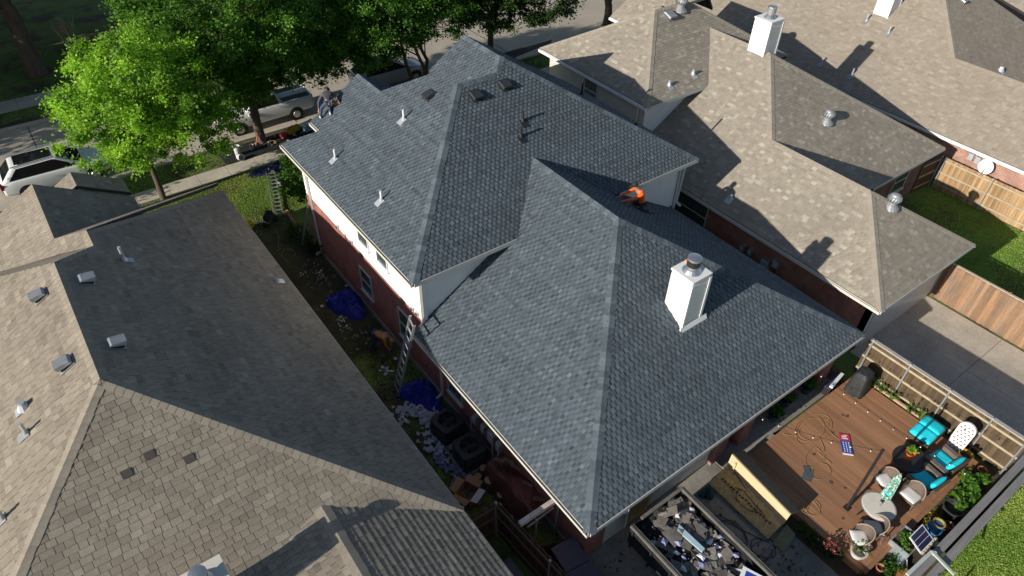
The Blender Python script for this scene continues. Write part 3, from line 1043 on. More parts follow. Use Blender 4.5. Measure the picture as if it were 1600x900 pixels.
siding(C, 'Y', 19.75, 0, 0, 3.1, 5.15, -1, white, top=lambda z, zb: (22.62, min(28, cl + (zb - ZL) / PC + .2)))
window(C, 'X', 22.60, 22.95, 23.9, 3.7, 4.95, -1, trim)
window(C, 'X', 22.44, 15.0, 17.1, .9, 2.3, -1, offwhite)
window(C, 'Y', 11.80, 32.3, 33.5, .9, 2.1, -1, offwhite)
window(C, 'Y', 11.80, 29.6, 30.4, .9, 2.1, -1, offwhite)
gutter(C, (cl, cb, ZL - .03), (cl, 19.0, ZL - .03), (-1, 0, 0), offwhite)
gutter(C, (ul, ub, 5.27), (ul, uf, 5.27), (-1, 0, 0), white)
gutter(C, (28.2, 27.2, 5.27), (28.2, 28.3, 5.27), (-1, 0, 0), white)
put('fascia', MB().box(cl, cr1, cb - .03, cb - .006, ZL - .17, ZL - .01), trim, C)
put('fascia', MB().box(ul, 26.4, ub - .03, ub - .006, 5.13, 5.29), trim, C)
put('fascia', MB().box(cr1 + .3, c2r, c2b - .03, c2b - .006, ZL - .17, ZL - .01), trim, C)
for (y, z, w, h) in ((12.78, 1.35, .2, .28), (12.37, 1.38, .2, .28), (11.55, 1.15, .42, .5), (11.1, 1.55, .3, .35)):
    e_ = put('meter_box', MB().box(22.2, 22.45, y - w / 2, y + w / 2, z, z + h), dull_metal, C)
    put('meter_lid', MB().box(22.17, 22.198, y - w / 2 + .03, y + w / 2 - .03, z + .04, z + h - .04), lead, e_)
put('conduit', MB().cyl((22.35, 11.1, 1.55), (22.35, 11.1, 0), .03), black_m, C)
chimney(roofC, 28.4, 29.3, 18.2, 19.1, 6.0, 8.15, .2, .42, capm=dull_metal)
turbine(roofC, 27.6, 22.9, 5.3 + PC * (22.9 - ub), 1.25)
turbine(roofC, 29.1, 14.5, ZL + PC * (14.5 - c2b), 1.15)
turbine(roofC, 25.85, 9.15, ZL + PC * (9.15 - cb), 1.15)
box_vent(roofC, 26.7, 22.75, 5.3 + PC * (22.75 - ub), nCb, dull_metal, 1.3)
pipe_vent(roofC, 24.1, 19.85, 5.3 + PC * .55, nCb, .25, lead, lead, .06)
pipe_vent(roofC, 25.8, 19.95, 5.3 + PC * .65, nCb, .25, lead, lead, .06)
pipe_vent(roofC, 22.6, 14.2, ZL + PC * .6, nCl, .2, lead, lead, .06)

# ================================================================ house D and E: far right
D = thing('house', 'pale tan shingled house at upper right with pink brick side wall', 'house', (44, 15, 0), world=True)
RD = Roof(.16, tab_style(.16, .34, .010, .10, .12), 41)
dl, dz = 36.9, 2.5
d1x = 40.7
d1z = dz + .6 * (d1x - dl)
dy2 = 10.85
RD.plane(lambda x, y: dz + .6 * (x - dl), [[(dl, 4.0), (d1x, 4.0), (d1x, dy2 + 3.8), (dl, dy2 + 3.8)], [(dl, dy2 + 3.8), (d1x, dy2 + 3.8), (45.5, dy2 + 8.6), (45.5, 29), (dl, 29)]])
RD.plane(lambda x, y: d1z - .6 * (x - d1x), [[(d1x, 4), (44.5, 4), (44.5, dy2), (d1x, dy2 + 3.8)]])
RD.plane(lambda x, y: dz + .6 * (y - dy2), [[(d1x, dy2 + 3.8), (44.3, dy2 - .1), (52, dy2 - .1), (45.5, dy2 + 8.6)]])
RD.plane(lambda x, y: dz + .6 * 8.6 - .6 * (x - 45.5), [[(45.5, dy2 + 8.6), (52, dy2 + 2), (54, 29), (45.5, 29)]])
RD.plane(lambda x, y: dz + .6 * (x - dl) - .0 + .6 * (29 - y), [[(dl, 29), (45.5, 29), (41, 33.5)]])
RD.cap((d1x, 4, d1z), (d1x, dy2 + 3.8, d1z), nCl, nCr, e=.3, w=.17, tone=_ct)
RD.cap((d1x, dy2 + 3.8, d1z), (45.5, dy2 + 8.6, dz + .6 * 8.6), nCl, nCb, e=.3, w=.17, tone=_ct)
roofD = RD.finish(D, dark_deck, D_SH)
put('brick_wall', MB().box(37.15, 37.4, 4.2, 29, 0, 2.4), brick_dy, D)
put('rear_wall', MB().box(37.4, 50, 10.9, 11.1, 0, 2.4).box(37.4, 54, 28.6, 28.8, 0, 2.4), greige, D)
gutter(D, (dl, 4.0, dz - .03), (dl, 29, dz - .03), (-1, 0, 0), white)
chimney(roofD, 41.55, 42.45, 19.35, 20.25, 4.9, 7.6, .2, .4)
zD = lambda x: dz + .6 * (x - dl)
for (x, y) in ((40.76, 18.59), (37.9, 18.4), (37.85, 20.35)):
    pipe_vent(roofD, x, y, zD(x), nCl, .42, lead, dull_metal, .05)
pipe_vent(roofD, 41.0, 20.2, zD(41.0), nCl, .42, lead, dull_metal, .05)
box_vent(roofD, 44.9, 17.1, dz + .6 * (17.1 - dy2), nCb, dull_metal, 1.0)
pipe_vent(roofD, 43.6, 13.2, dz + .6 * (13.2 - dy2), nCb, .2, pvc, lead, .1)
pipe_vent(roofD, 43.7, 12.2, dz + .6 * (12.2 - dy2), nCb, .35, lead, lead, .05)
box_vent(roofD, 44.2, 19.4, zD(44.2), nCl, dull_metal, 1.0)
E_ = thing('house', 'pale shingled roof of the house beyond, cut by the top right corner', 'house', (62, 18, 0), world=True)
RE = Roof(.22, tab_style(.2, .42, .010, .3), 51)
RE.plane(lambda x, y: 2.6 + .55 * (x - 53.5), [[(53.5, 0), (62, 0), (62, 30), (53.5, 30)]])
RE.plane(lambda x, y: 2.6 + .55 * 8.5 - .55 * (x - 62), [[(62, 0), (70, 0), (70, 30), (62, 30)]])
RE.finish(E_, dark_deck, D_SH)
put('brick_wall', MB().box(54, 69.5, .5, 29.5, 0, 2.5), brick_dy, E_)
# satellite dish on D's wall
sd = thing('satellite_dish', 'round white satellite dish above the fence on the pink brick wall', 'satellite dish', (36.95, 9.7, 2.0))
put('dish', MB().add(*(lambda n: ([(-.12 + .06 * (1 - 0), 0, 0)] + [(-.12 - .1 * 1, .36 * math.cos(2 * math.pi * i / n), .36 * math.sin(2 * math.pi * i / n) * 1.1) for i in range(n)] , [(0, 1 + i, 1 + (i + 1) % n) for i in range(n)]))(20)), pvc, sd)
put('dish_arm', MB().bar((-.05, 0, -.05), (-.5, 0, -.38), .03, .03).bar((.2, 0, -.1), (-.06, 0, 0), .05, .05), dull_metal, sd)
put('receiver', MB().obox((-.5, 0, -.36), (.05, 0, 0), (0, .06, 0), (0, 0, .05)), dull_metal, sd)
for (y, z) in ((10.6, 1.95), (10.25, 1.92)):
    put('meter_box', MB().box(36.98, 37.15, y - .12, y + .12, z - .1, z + .25), lead, D)
# ---------------------------------------------------------------- trees and shrubs
def leaf_mesh(name, P, size, m, seed, up=.5, tone=None, aspect=.62):
    """one rhombic leaf per point of P (n x 3 array)"""
    g = np.random.default_rng(seed)
    n = len(P)
    nr = g.normal(size=(n, 3))
    nr[:, 2] = np.abs(nr[:, 2]) + up
    nr /= np.linalg.norm(nr, axis=1)[:, None]
    a = np.cross(nr, g.normal(size=(n, 3)))
    a /= np.linalg.norm(a, axis=1)[:, None] + 1e-9
    b = np.cross(nr, a)
    s = size * g.uniform(.6, 1.35, size=(n, 1))
    fold = nr * s * .18
    V = np.empty((n, 4, 3))
    V[:, 0] = P - a * s
    V[:, 1] = P + b * s * aspect - fold
    V[:, 2] = P + a * s
    V[:, 3] = P - b * s * aspect - fold
    V = V.reshape(-1, 3)
    me = bpy.data.meshes.new(name)
    me.vertices.add(n * 4)
    me.vertices.foreach_set('co', V.ravel())
    me.loops.add(n * 4)
    me.loops.foreach_set('vertex_index', np.arange(n * 4, dtype=np.int32))
    me.polygons.add(n)
    me.polygons.foreach_set('loop_start', np.arange(0, n * 4, 4, dtype=np.int32))
    me.materials.append(m)
    at = me.attributes.new('tone', 'FLOAT', 'FACE')
    t = g.uniform(0, 1, n) if tone is None else np.clip(tone + g.normal(0, .16, n), 0, 1)
    at.data.foreach_set('value', t.astype(np.float32))
    me.update()
    me.validate()
    return me


def crown_points(lobes, n_clump, per, cr, seed, hollow=.45, zmin=.9):
    """leaf clumps spread through a crown made of ellipsoid lobes ((centre), (radii))"""
    g = np.random.default_rng(seed)
    vol = np.array([l[1][0] * l[1][1] * l[1][2] for l in lobes])
    pts, tones, centres = [], [], []
    for k in range(n_clump):
        c, r = lobes[g.choice(len(lobes), p=vol / vol.sum())]
        d = g.normal(size=3)
        d /= np.linalg.norm(d)
        rad = (hollow + (1 - hollow) * g.random() ** .6) * g.uniform(.78, 1.14)
        q = np.array(c) + d * np.array(r) * rad
        if q[2] < zmin:
            q[2] = zmin + g.random() * .5 * min(1, zmin)
        centres.append(q)
        m = int(per * g.uniform(.5, 1.4))
        dd = g.normal(size=(m, 3))
        dd /= np.linalg.norm(dd, axis=1)[:, None]
        s = cr * g.uniform(.55, 1.25)
        pts.append(q + dd * np.minimum(np.abs(g.normal(size=(m, 1))), 2.2) * s * .72 * np.array([1, 1, .72]))
        tones.append(np.full(m, np.clip(g.normal(.48, .28), 0, 1)))
    return np.concatenate(pts), np.concatenate(tones), centres


def tree(name, label, base, lobes, n_clump, per, cr, leaf, m, seed, trunk_r=.2, fork=2.0, stems=1, group='street trees', limbs=26, lean=(0, 0)):
    b = Vector(base)
    t = thing(name, label, 'tree', base, group=group)
    P, tone, cs = crown_points([((c[0] - b.x, c[1] - b.y, c[2]), r) for c, r in lobes], n_clump, per, cr, seed)
    o = link('crown', leaf_mesh('crown', P, leaf, m, seed, tone=tone), t)
    r = random.Random(seed)
    top = max(c[0][2] for c in lobes)
    mb = MB()
    for s in range(stems):
        a = 2 * math.pi * s / max(1, stems) + .4
        k = 0 if stems == 1 else .16
        f = Vector((lean[0] + k * 5 * math.cos(a), lean[1] + k * 5 * math.sin(a), fork))
        p0 = Vector((k * math.cos(a), k * math.sin(a), -.05))
        tp = Vector((lobes[0][0][0] - b.x, lobes[0][0][1] - b.y, top))
        rr = trunk_r if stems == 1 else trunk_r * .6
        mid = p0.lerp(f, .5) + Vector((r.uniform(-.06, .06), r.uniform(-.06, .06), 0))
        mb.tube([p0, p0 + Vector((0, 0, .12)), mid, f, f.lerp(tp, .5), tp], [rr * 1.45, rr * 1.1, rr, rr * .9, rr * .55, rr * .2], 9)
        for c in r.sample(cs, min(len(cs), limbs // stems)):
            c = Vector(c)
            q = f.lerp(tp, r.uniform(0, .7))
            md = q.lerp(c, .5) + Vector((r.uniform(-.3, .3), r.uniform(-.3, .3), r.uniform(-.1, .5)))
            mb.tube([q, md, c], [rr * .38, rr * .22, rr * .05], 5)
    put('trunk', mb, bark, t, smooth=True)
    return t


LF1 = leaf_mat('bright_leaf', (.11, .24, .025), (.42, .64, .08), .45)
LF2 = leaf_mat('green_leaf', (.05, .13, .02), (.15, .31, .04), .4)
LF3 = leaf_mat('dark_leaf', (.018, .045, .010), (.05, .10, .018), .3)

tree('shade_tree', 'bright yellow green leafy tree between the white car and the front lawn', (3.5, 32.85, 0),
     [((3.9, 32.5, 5.3), (3.3, 3.2, 2.9)), ((2.3, 33.0, 4.8), (2.1, 2.0, 1.9)), ((5.3, 31.9, 4.3), (2.5, 2.2, 2.1)), ((3.0, 32.5, 3.8), (2.5, 2.1, 1.6)), ((3.8, 32.8, 7.0), (2.1, 2.1, 1.4)), ((6.0, 32.8, 5.0), (1.8, 1.8, 1.7))],
     400, 290, .46, .066, LF1, 101, .14, 2.2)
tree('shade_tree', 'large dark green tree with thick trunk standing over the black tarp', (9.54, 35.43, 0),
     [((9.3, 35.8, 7.0), (4.4, 4.0, 3.2)), ((6.6, 36.0, 6.6), (2.8, 2.6, 2.4)), ((11.6, 35.4, 6.2), (2.9, 2.8, 2.5)), ((9.0, 36.6, 4.6), (4.2, 3.0, 1.8)), ((9.3, 35.5, 9.2), (2.8, 2.8, 1.5)), ((7.4, 35.6, 4.2), (2.4, 2.0, 1.6)), ((9.4, 34.8, 4.4), (2.6, 2.0, 1.4)), ((11.4, 34.6, 4.5), (2.3, 2.0, 1.4)), ((13.0, 35.3, 4.8), (1.9, 1.8, 1.4)), ((12.0, 34.6, 6.6), (2.4, 2.2, 1.8)), ((8.2, 36.0, 3.2), (2.4, 1.6, 1.0)), ((10.4, 36.2, 3.3), (1.8, 1.4, .9)), ((14.0, 36.4, 4.4), (1.8, 1.6, 1.6)), ((8.0, 35.2, 3.0), (1.9, 1.3, .9)), ((10.2, 36.7, 2.7), (2.2, 1.1, .8)), ((11.8, 35.6, 3.4), (1.8, 1.2, .8)), ((13.4, 37.0, 3.5), (1.9, 1.4, 1.1)), ((14.4, 35.2, 5.6), (1.8, 1.6, 1.4)), ((12.6, 35.0, 3.3), (1.6, 1.3, .9)), ((14.2, 35.2, 3.5), (1.5, 1.3, 1.0)), ((13.4, 36.6, 2.9), (1.5, 1.0, .7)), ((7.4, 34.9, 2.5), (1.5, 1.0, .7)), ((8.9, 34.9, 2.8), (1.5, .9, .7)), ((10.7, 35.2, 3.0), (1.4, .9, .7)), ((9.6, 36.2, 2.6), (1.8, .9, .7)), ((8.2, 34.9, 2.0), (1.3, .7, .5)), ((7.1, 35.2, 2.0), (1.2, .7, .5)), ((15.0, 36.0, 3.2), (1.5, 1.2, .9))],
     880, 235, .5, .068, LF2, 102, .24, 2.6)
tree('shade_tree', 'many stemmed green tree beyond the front ridge of the new roof', (19.9, 35.7, 0),
     [((17.6, 34.4, 5.8), (3.2, 2.6, 2.3)), ((15.2, 34.8, 5.2), (2.2, 2.0, 1.8)), ((20.4, 33.9, 5.8), (2.6, 2.2, 2.0)), ((16.4, 34.4, 4.2), (2.0, 1.6, 1.1)), ((19.0, 34.6, 7.0), (3.0, 2.6, 1.6)), ((16.2, 33.6, 7.0), (2.2, 2.0, 1.5)), ((14.6, 36.2, 4.0), (1.7, 1.6, 1.2)), ((17.4, 36.4, 4.4), (2.2, 1.6, 1.4)), ((15.4, 37.4, 3.6), (2.0, 1.4, 1.1)), ((18.6, 37.2, 3.8), (1.8, 1.4, 1.0))],
     520, 245, .48, .068, LF2, 103, .2, 1.8, stems=3)
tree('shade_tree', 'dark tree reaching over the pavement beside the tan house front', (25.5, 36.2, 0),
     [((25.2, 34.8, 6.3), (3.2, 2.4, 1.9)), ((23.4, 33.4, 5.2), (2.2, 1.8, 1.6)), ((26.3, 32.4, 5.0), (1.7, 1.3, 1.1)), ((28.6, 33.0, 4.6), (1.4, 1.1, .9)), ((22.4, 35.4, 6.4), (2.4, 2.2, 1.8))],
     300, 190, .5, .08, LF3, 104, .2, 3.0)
tree('shade_tree', 'bare limbed dark tree spreading behind the tan upper roof', (37.0, 37.4, 0),
     [((35.6, 38.0, 6.5), (4.0, 3.0, 1.8)), ((33.6, 36.6, 5.2), (1.3, 1.0, .9)), ((39.5, 38, 6.8), (3, 2.5, 1.5))], 120, 150, .5, .08, LF2, 105, .3, 1.4, limbs=44)
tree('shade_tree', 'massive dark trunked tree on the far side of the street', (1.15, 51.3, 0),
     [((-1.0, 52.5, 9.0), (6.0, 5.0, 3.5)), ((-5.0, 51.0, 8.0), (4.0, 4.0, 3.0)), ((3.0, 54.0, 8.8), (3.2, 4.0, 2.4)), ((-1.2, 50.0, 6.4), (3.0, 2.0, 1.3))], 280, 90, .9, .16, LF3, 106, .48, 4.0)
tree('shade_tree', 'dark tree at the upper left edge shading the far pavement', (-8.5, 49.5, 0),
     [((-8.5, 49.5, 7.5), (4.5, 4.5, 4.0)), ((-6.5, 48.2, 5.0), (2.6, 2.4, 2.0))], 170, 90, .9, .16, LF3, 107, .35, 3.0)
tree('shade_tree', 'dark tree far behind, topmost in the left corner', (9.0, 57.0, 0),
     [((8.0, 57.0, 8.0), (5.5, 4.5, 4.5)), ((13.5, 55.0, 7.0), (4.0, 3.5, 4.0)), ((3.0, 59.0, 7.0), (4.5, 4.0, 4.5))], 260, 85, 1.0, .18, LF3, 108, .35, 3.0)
tree('shade_tree', 'dark leafy tree whose branch tips cross the left edge by the white car', (-6.4, 34.4, 0),
     [((-5.9, 34.6, 3.0), (1.3, 1.3, 1.1)), ((-4.9, 35.0, 3.2), (.9, .9, .8))], 70, 120, .6, .12, LF3, 109, .14, 2.0)
tree('shade_tree', 'shadowy tree at the left beyond the street, outermost', (-17, 46.5, 0),
     [((-17, 46.5, 7.0), (4.5, 4.5, 4.0))], 130, 90, .9, .17, LF3, 110, .3, 3.0)
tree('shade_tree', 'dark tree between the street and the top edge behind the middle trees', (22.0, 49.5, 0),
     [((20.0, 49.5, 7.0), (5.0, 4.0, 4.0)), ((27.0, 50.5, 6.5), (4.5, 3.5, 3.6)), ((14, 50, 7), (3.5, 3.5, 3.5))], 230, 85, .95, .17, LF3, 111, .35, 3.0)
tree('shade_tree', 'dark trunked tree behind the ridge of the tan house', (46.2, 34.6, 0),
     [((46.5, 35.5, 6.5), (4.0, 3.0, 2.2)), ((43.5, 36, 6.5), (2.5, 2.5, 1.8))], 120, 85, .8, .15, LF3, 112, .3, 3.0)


def shrub(name, label, base, lobes, n_clump, per, cr, leaf, m, seed, cat='shrub', group=None):
    b = Vector(base)
    t = thing(name, label, cat, base, group=group)
    P, tone, cs = crown_points([((c[0] - b.x, c[1] - b.y, c[2] - b.z), r) for c, r in lobes], n_clump, per, cr, seed, .3, .05)
    P[:, 2] = np.maximum(P[:, 2], .02)
    link('foliage', leaf_mesh('foliage', P, leaf, m, seed, tone=tone), t)
    mb = MB()
    for c in cs[:10]:
        mb.tube([(0, 0, 0), tuple(Vector(c) * .5 + Vector((0, 0, .1))), tuple(c)], [.02, .014, .006], 5)
    put('stem', mb, bark, t)
    return t


LF4 = leaf_mat('glossy_leaf', (.03, .085, .012), (.075, .17, .02), .3)
shrub('round_bush', 'dense round green bush at the front corner of the white walled storey', (9.1, 29.6, 0),
      [((9.0, 29.3, 1.2), (.95, 1.0, 1.1)), ((9.3, 30.3, 1.0), (.8, .8, .9)), ((8.9, 28.7, .8), (.6, .6, .7))], 90, 55, .3, .065, LF4, 120)
shrub('low_bush', 'dark low weeds along the brick wall below the downspout', (7.7, 25.0, 0),
      [((7.75, 25.2, .3), (.4, 1.2, .4)), ((7.6, 26.3, .35), (.5, .6, .45))], 50, 45, .22, .05, LF3, 121)
shrub('round_bush', 'bright green bush at the top edge beyond the tan house roof', (50, 34.5, 0),
      [((50, 34.5, 1.6), (1.7, 1.5, 1.4))], 60, 60, .5, .11, LF2, 122)
# off-frame trees added to cast shade, then a bare crape myrtle across the street
for _i, (_x, _y) in enumerate(((-14, 55), (-23, 51), (-20, 60), (-27, 49), (-15, 65), (-4, 64))):
    tree('shade_tree', ['dark tree past the left edge, first from the street', 'dark tree past the left edge, second from the street', 'dark tree past the left edge, third from the street', 'dark tree past the left edge, nearest the street bend', 'dark tree past the left edge, farthest one', 'dark tree behind the massive trunk, farthest back'][_i], (_x, _y, 0),
         [((_x, _y, 7.5), (5.0, 5.0, 4.5)), ((_x + 1, _y, 4.0), (3.5, 3.5, 2.0))], 170, 60, 1.1, .24, LF3, 130 + _i, .35, 3.0)
t_ = thing('bare_tree', 'pale leafless shrub like tree by the far bed', 'tree', (3.6, 52.5, 0))
_mb = MB()
_r = random.Random(5)
for i in range(5):
    a = i * 1.25
    p = Vector((.08 * math.cos(a), .08 * math.sin(a), 0))
    q = p + Vector((.35 * math.cos(a), .35 * math.sin(a), 1.6))
    _mb.tube([p, p.lerp(q, .5), q], [.06, .05, .04], 6)
    for j in range(4):
        e = q + Vector((_r.uniform(-.4, .4), _r.uniform(-.4, .4), _r.uniform(.5, 1.1)))
        _mb.tube([q, q.lerp(e, .5), e], [.035, .028, .018], 5)
put('trunk', _mb, mat('pale_bark', (.36, .28, .19), .8, .2, 4.0), t_)
# ---------------------------------------------------------------- vehicles
car_white = mat('white_car_paint', (.72, .73, .73), .22, .03, 1.5)
car_silver = mat('silver_car_paint', (.40, .43, .47), .25, .05, 1.5, metal=.3)
red_lens = mat('red_lens', (.25, .01, .012), .25, .1, 3.0)
clear_lens = mat('clear_lens', (.6, .62, .63), .15, .05, 3.0)


def car(name, label, loc, rz, paint, kind='suv', L=4.8, Wd=1.9):
    t = thing(name, label, 'car' if kind != 'pickup' else 'pickup', loc, rz)
    hw = Wd / 2
    # lower body: stations along x from tail to nose -> (x, half width, z bottom, z shoulder, z top)
    st = [(-L / 2, .80 * hw, .45, .75, .90), (-L / 2 + .1, .95 * hw, .35, .8, 1.02), (-L * .36, hw, .28, .8, 1.06), (-L * .1, hw, .25, .8, 1.06), (L * .18, hw, .25, .8, 1.05), (L * .34, .98 * hw, .28, .78, .98), (L / 2 - .14, .9 * hw, .33, .72, .86), (L / 2, .72 * hw, .42, .62, .74)]
    if kind == 'pickup':
        st = [(-L / 2, .93 * hw, .5, .9, 1.16), (-L / 2 + .08, hw, .42, .9, 1.18), (-L * .2, hw, .36, .9, 1.18), (L * .1, hw, .34, .9, 1.18), (L * .3, hw, .36, .9, 1.14), (L / 2 - .12, .95 * hw, .4, .86, 1.06), (L / 2, .82 * hw, .48, .8, .98)]
    vs, fs = [], []
    for (x, w, zb, zs, zt) in st:
        vs += [(x, -w * .9, zb), (x, -w, zb + .12), (x, -w, zs), (x, -w * .93, zt), (x, 0, zt + .03), (x, w * .93, zt), (x, w, zs), (x, w, zb + .12), (x, w * .9, zb)]
    for i in range(len(st) - 1):
        for k in range(8):
            fs.append((i * 9 + k, i * 9 + k + 1, (i + 1) * 9 + k + 1, (i + 1) * 9 + k))
        fs.append((i * 9 + 8, i * 9, (i + 1) * 9, (i + 1) * 9 + 8))
    fs += [tuple(range(9)), tuple(range(len(st) * 9 - 9, len(st) * 9))[::-1]]
    body = put('body', MB().add(vs, fs), paint, t, smooth=True)
    bv = body.modifiers.new('b', 'BEVEL')
    bv.width, bv.segments, bv.limit_method, bv.angle_limit = .10, 3, 'ANGLE', math.radians(35)
    if kind == 'pickup':
        cab = [(-L * .16, .90 * hw, 1.16), (-L * .13, .80 * hw, 1.78), (L * .10, .80 * hw, 1.80), (L * .22, .90 * hw, 1.15)]
    else:
        cab = [(-L / 2 + .14, .88 * hw, 1.03), (-L / 2 + .72, .70 * hw, 1.60), (L * .04, .74 * hw, 1.66), (L * .27, .90 * hw, 1.03)]
    (xa, wa, za), (xb, wb, zb), (xc, wc, zc), (xd, wd, zd) = cab
    v = [(xa, -wa, za), (xb, -wb, zb), (xc, -wc, zc), (xd, -wd, zd), (xa, wa, za), (xb, wb, zb), (xc, wc, zc), (xd, wd, zd)]
    cabo = put('cabin', MB().add(v, [(0, 1, 5, 4), (1, 2, 6, 5), (2, 3, 7, 6), (0, 3, 2, 1), (4, 5, 6, 7)]), paint, t)
    bv = cabo.modifiers.new('b', 'BEVEL')
    bv.width, bv.segments = .13, 4
    cabo.data.polygons.foreach_set('use_smooth', [True] * len(cabo.data.polygons))

    def inset(q, k, out):
        q = [Vector(p) for p in q]
        c = sum(q, Vector()) / len(q)
        n = (q[1] - q[0]).cross(q[2] - q[0]).normalized()
        if n.dot(Vector(out)) < 0: n = -n
        return [c + (p - c) * k + n * .012 for p in q], n
    for q, out, nm, k in (((v[2], v[3], v[7], v[6]), (1, 0, .5), 'windscreen', .86), ((v[0], v[1], v[5], v[4]), (-1, 0, .5), 'rear_window', .80), ((v[0], v[1], v[2], v[3]), (0, -1, .2), 'side_window', .82), ((v[4], v[5], v[6], v[7]), (0, 1, .2), 'side_window', .82)):
        p, n = inset(q, k, out)
        put(nm, MB().prism(p, -n * .01), dark_glass, t)
    if kind == 'suv':
        put('sunroof', MB().box(xb + .2, xc - .12, -wb * .72, wb * .72, zc - .0, zc + .012), dark_glass, t)
        for s in (-1, 1):
            put('roof_rail', MB().bar((xb, s * wb * .95, zb + .05), (xc, s * wc * .93, zc + .05), .04, .04), dull_metal, t)
    if kind == 'pickup':
        put('truck_bed', MB().box(-L / 2 + .12, -L * .18, -hw * .82, hw * .82, 1.15, 1.20), black_m, t)
    for s in (-1, 1):
        m_ = put('mirror', MB().obox((xd - .12, s * (hw + .08), 1.08), (.09, 0, 0), (0, .09, 0), (0, 0, .08)), paint, t)
        put('headlight', MB().obox((L / 2 - .13, s * hw * .74, .74), (.10, 0, 0), (0, .17, 0), (0, 0, .07)), clear_lens, t)
        put('tail_light', MB().obox((-L / 2 + .07, s * hw * .80, .88), (.07, 0, 0), (0, .14, 0), (0, 0, .12)), red_lens, t)
        for x in (-L * .29, L * .32):
            w_ = put('wheel', MB().cyl((x, s * (hw - .2), .34), (x, s * (hw + .02), .34), .34, .34, 20), rubber, t)
            put('rim', MB().lathe([(.21, 0), (.2, .012), (.05, .02)], (0, 0, 0), 14), metal, w_)
            rim = w_.children[0]
            rim.location = (x, s * (hw + .02), .34)
            rim.rotation_euler = (-s * math.pi / 2, 0, 0)
            put('wheel_arch', MB().cyl((x, s * (hw - .3), .36), (x, s * (hw + .004), .36), .42, .42, 20), black_m, t)
    return t


car('parked_car', 'white estate car with dark sunroof parked on the street at far left', (-.2, 37.5, 0), -.02, car_white, 'suv', 4.9, 1.95)
car('parked_pickup', 'white pickup truck under the dark tree, only its flank showing', (10.65, 37.75, 0), math.pi, car_white, 'pickup', 5.4, 2.0)
car('parked_car', 'silver car with black windows behind the front gable of the new roof', (18.9, 38.1, 0), 0, car_silver, 'suv', 4.7, 1.9)

# ---------------------------------------------------------------- people
skin_m = mat('skin', (.38, .21, .14), .55, .08, 8.0)
hair_m = mat('dark_hair', (.018, .014, .012), .7, .2, 20.0)


def skinned(name, verts, edges, m, parent, sub=2):
    """verts: {key: ((x, y, z), radius or (rx, ry))}; a Skin surface over the skeleton"""
    keys = list(verts)
    ix = {k: i for i, k in enumerate(keys)}
    me = bpy.data.meshes.new(name)
    me.from_pydata([verts[k][0] for k in keys], [(ix[a], ix[b]) for a, b in edges], [])
    o = link(name, me, parent)
    sm = o.modifiers.new('skin', 'SKIN')
    sm.use_smooth_shade = True
    sv = me.skin_vertices[0].data
    for k in keys:
        r = verts[k][1]
        sv[ix[k]].radius = (r, r) if not isinstance(r, tuple) else r
        sv[ix[k]].use_root = False
    sv[0].use_root = True
    ss = o.modifiers.new('sub', 'SUBSURF')
    ss.levels = ss.render_levels = sub
    me.materials.append(m)
    return o


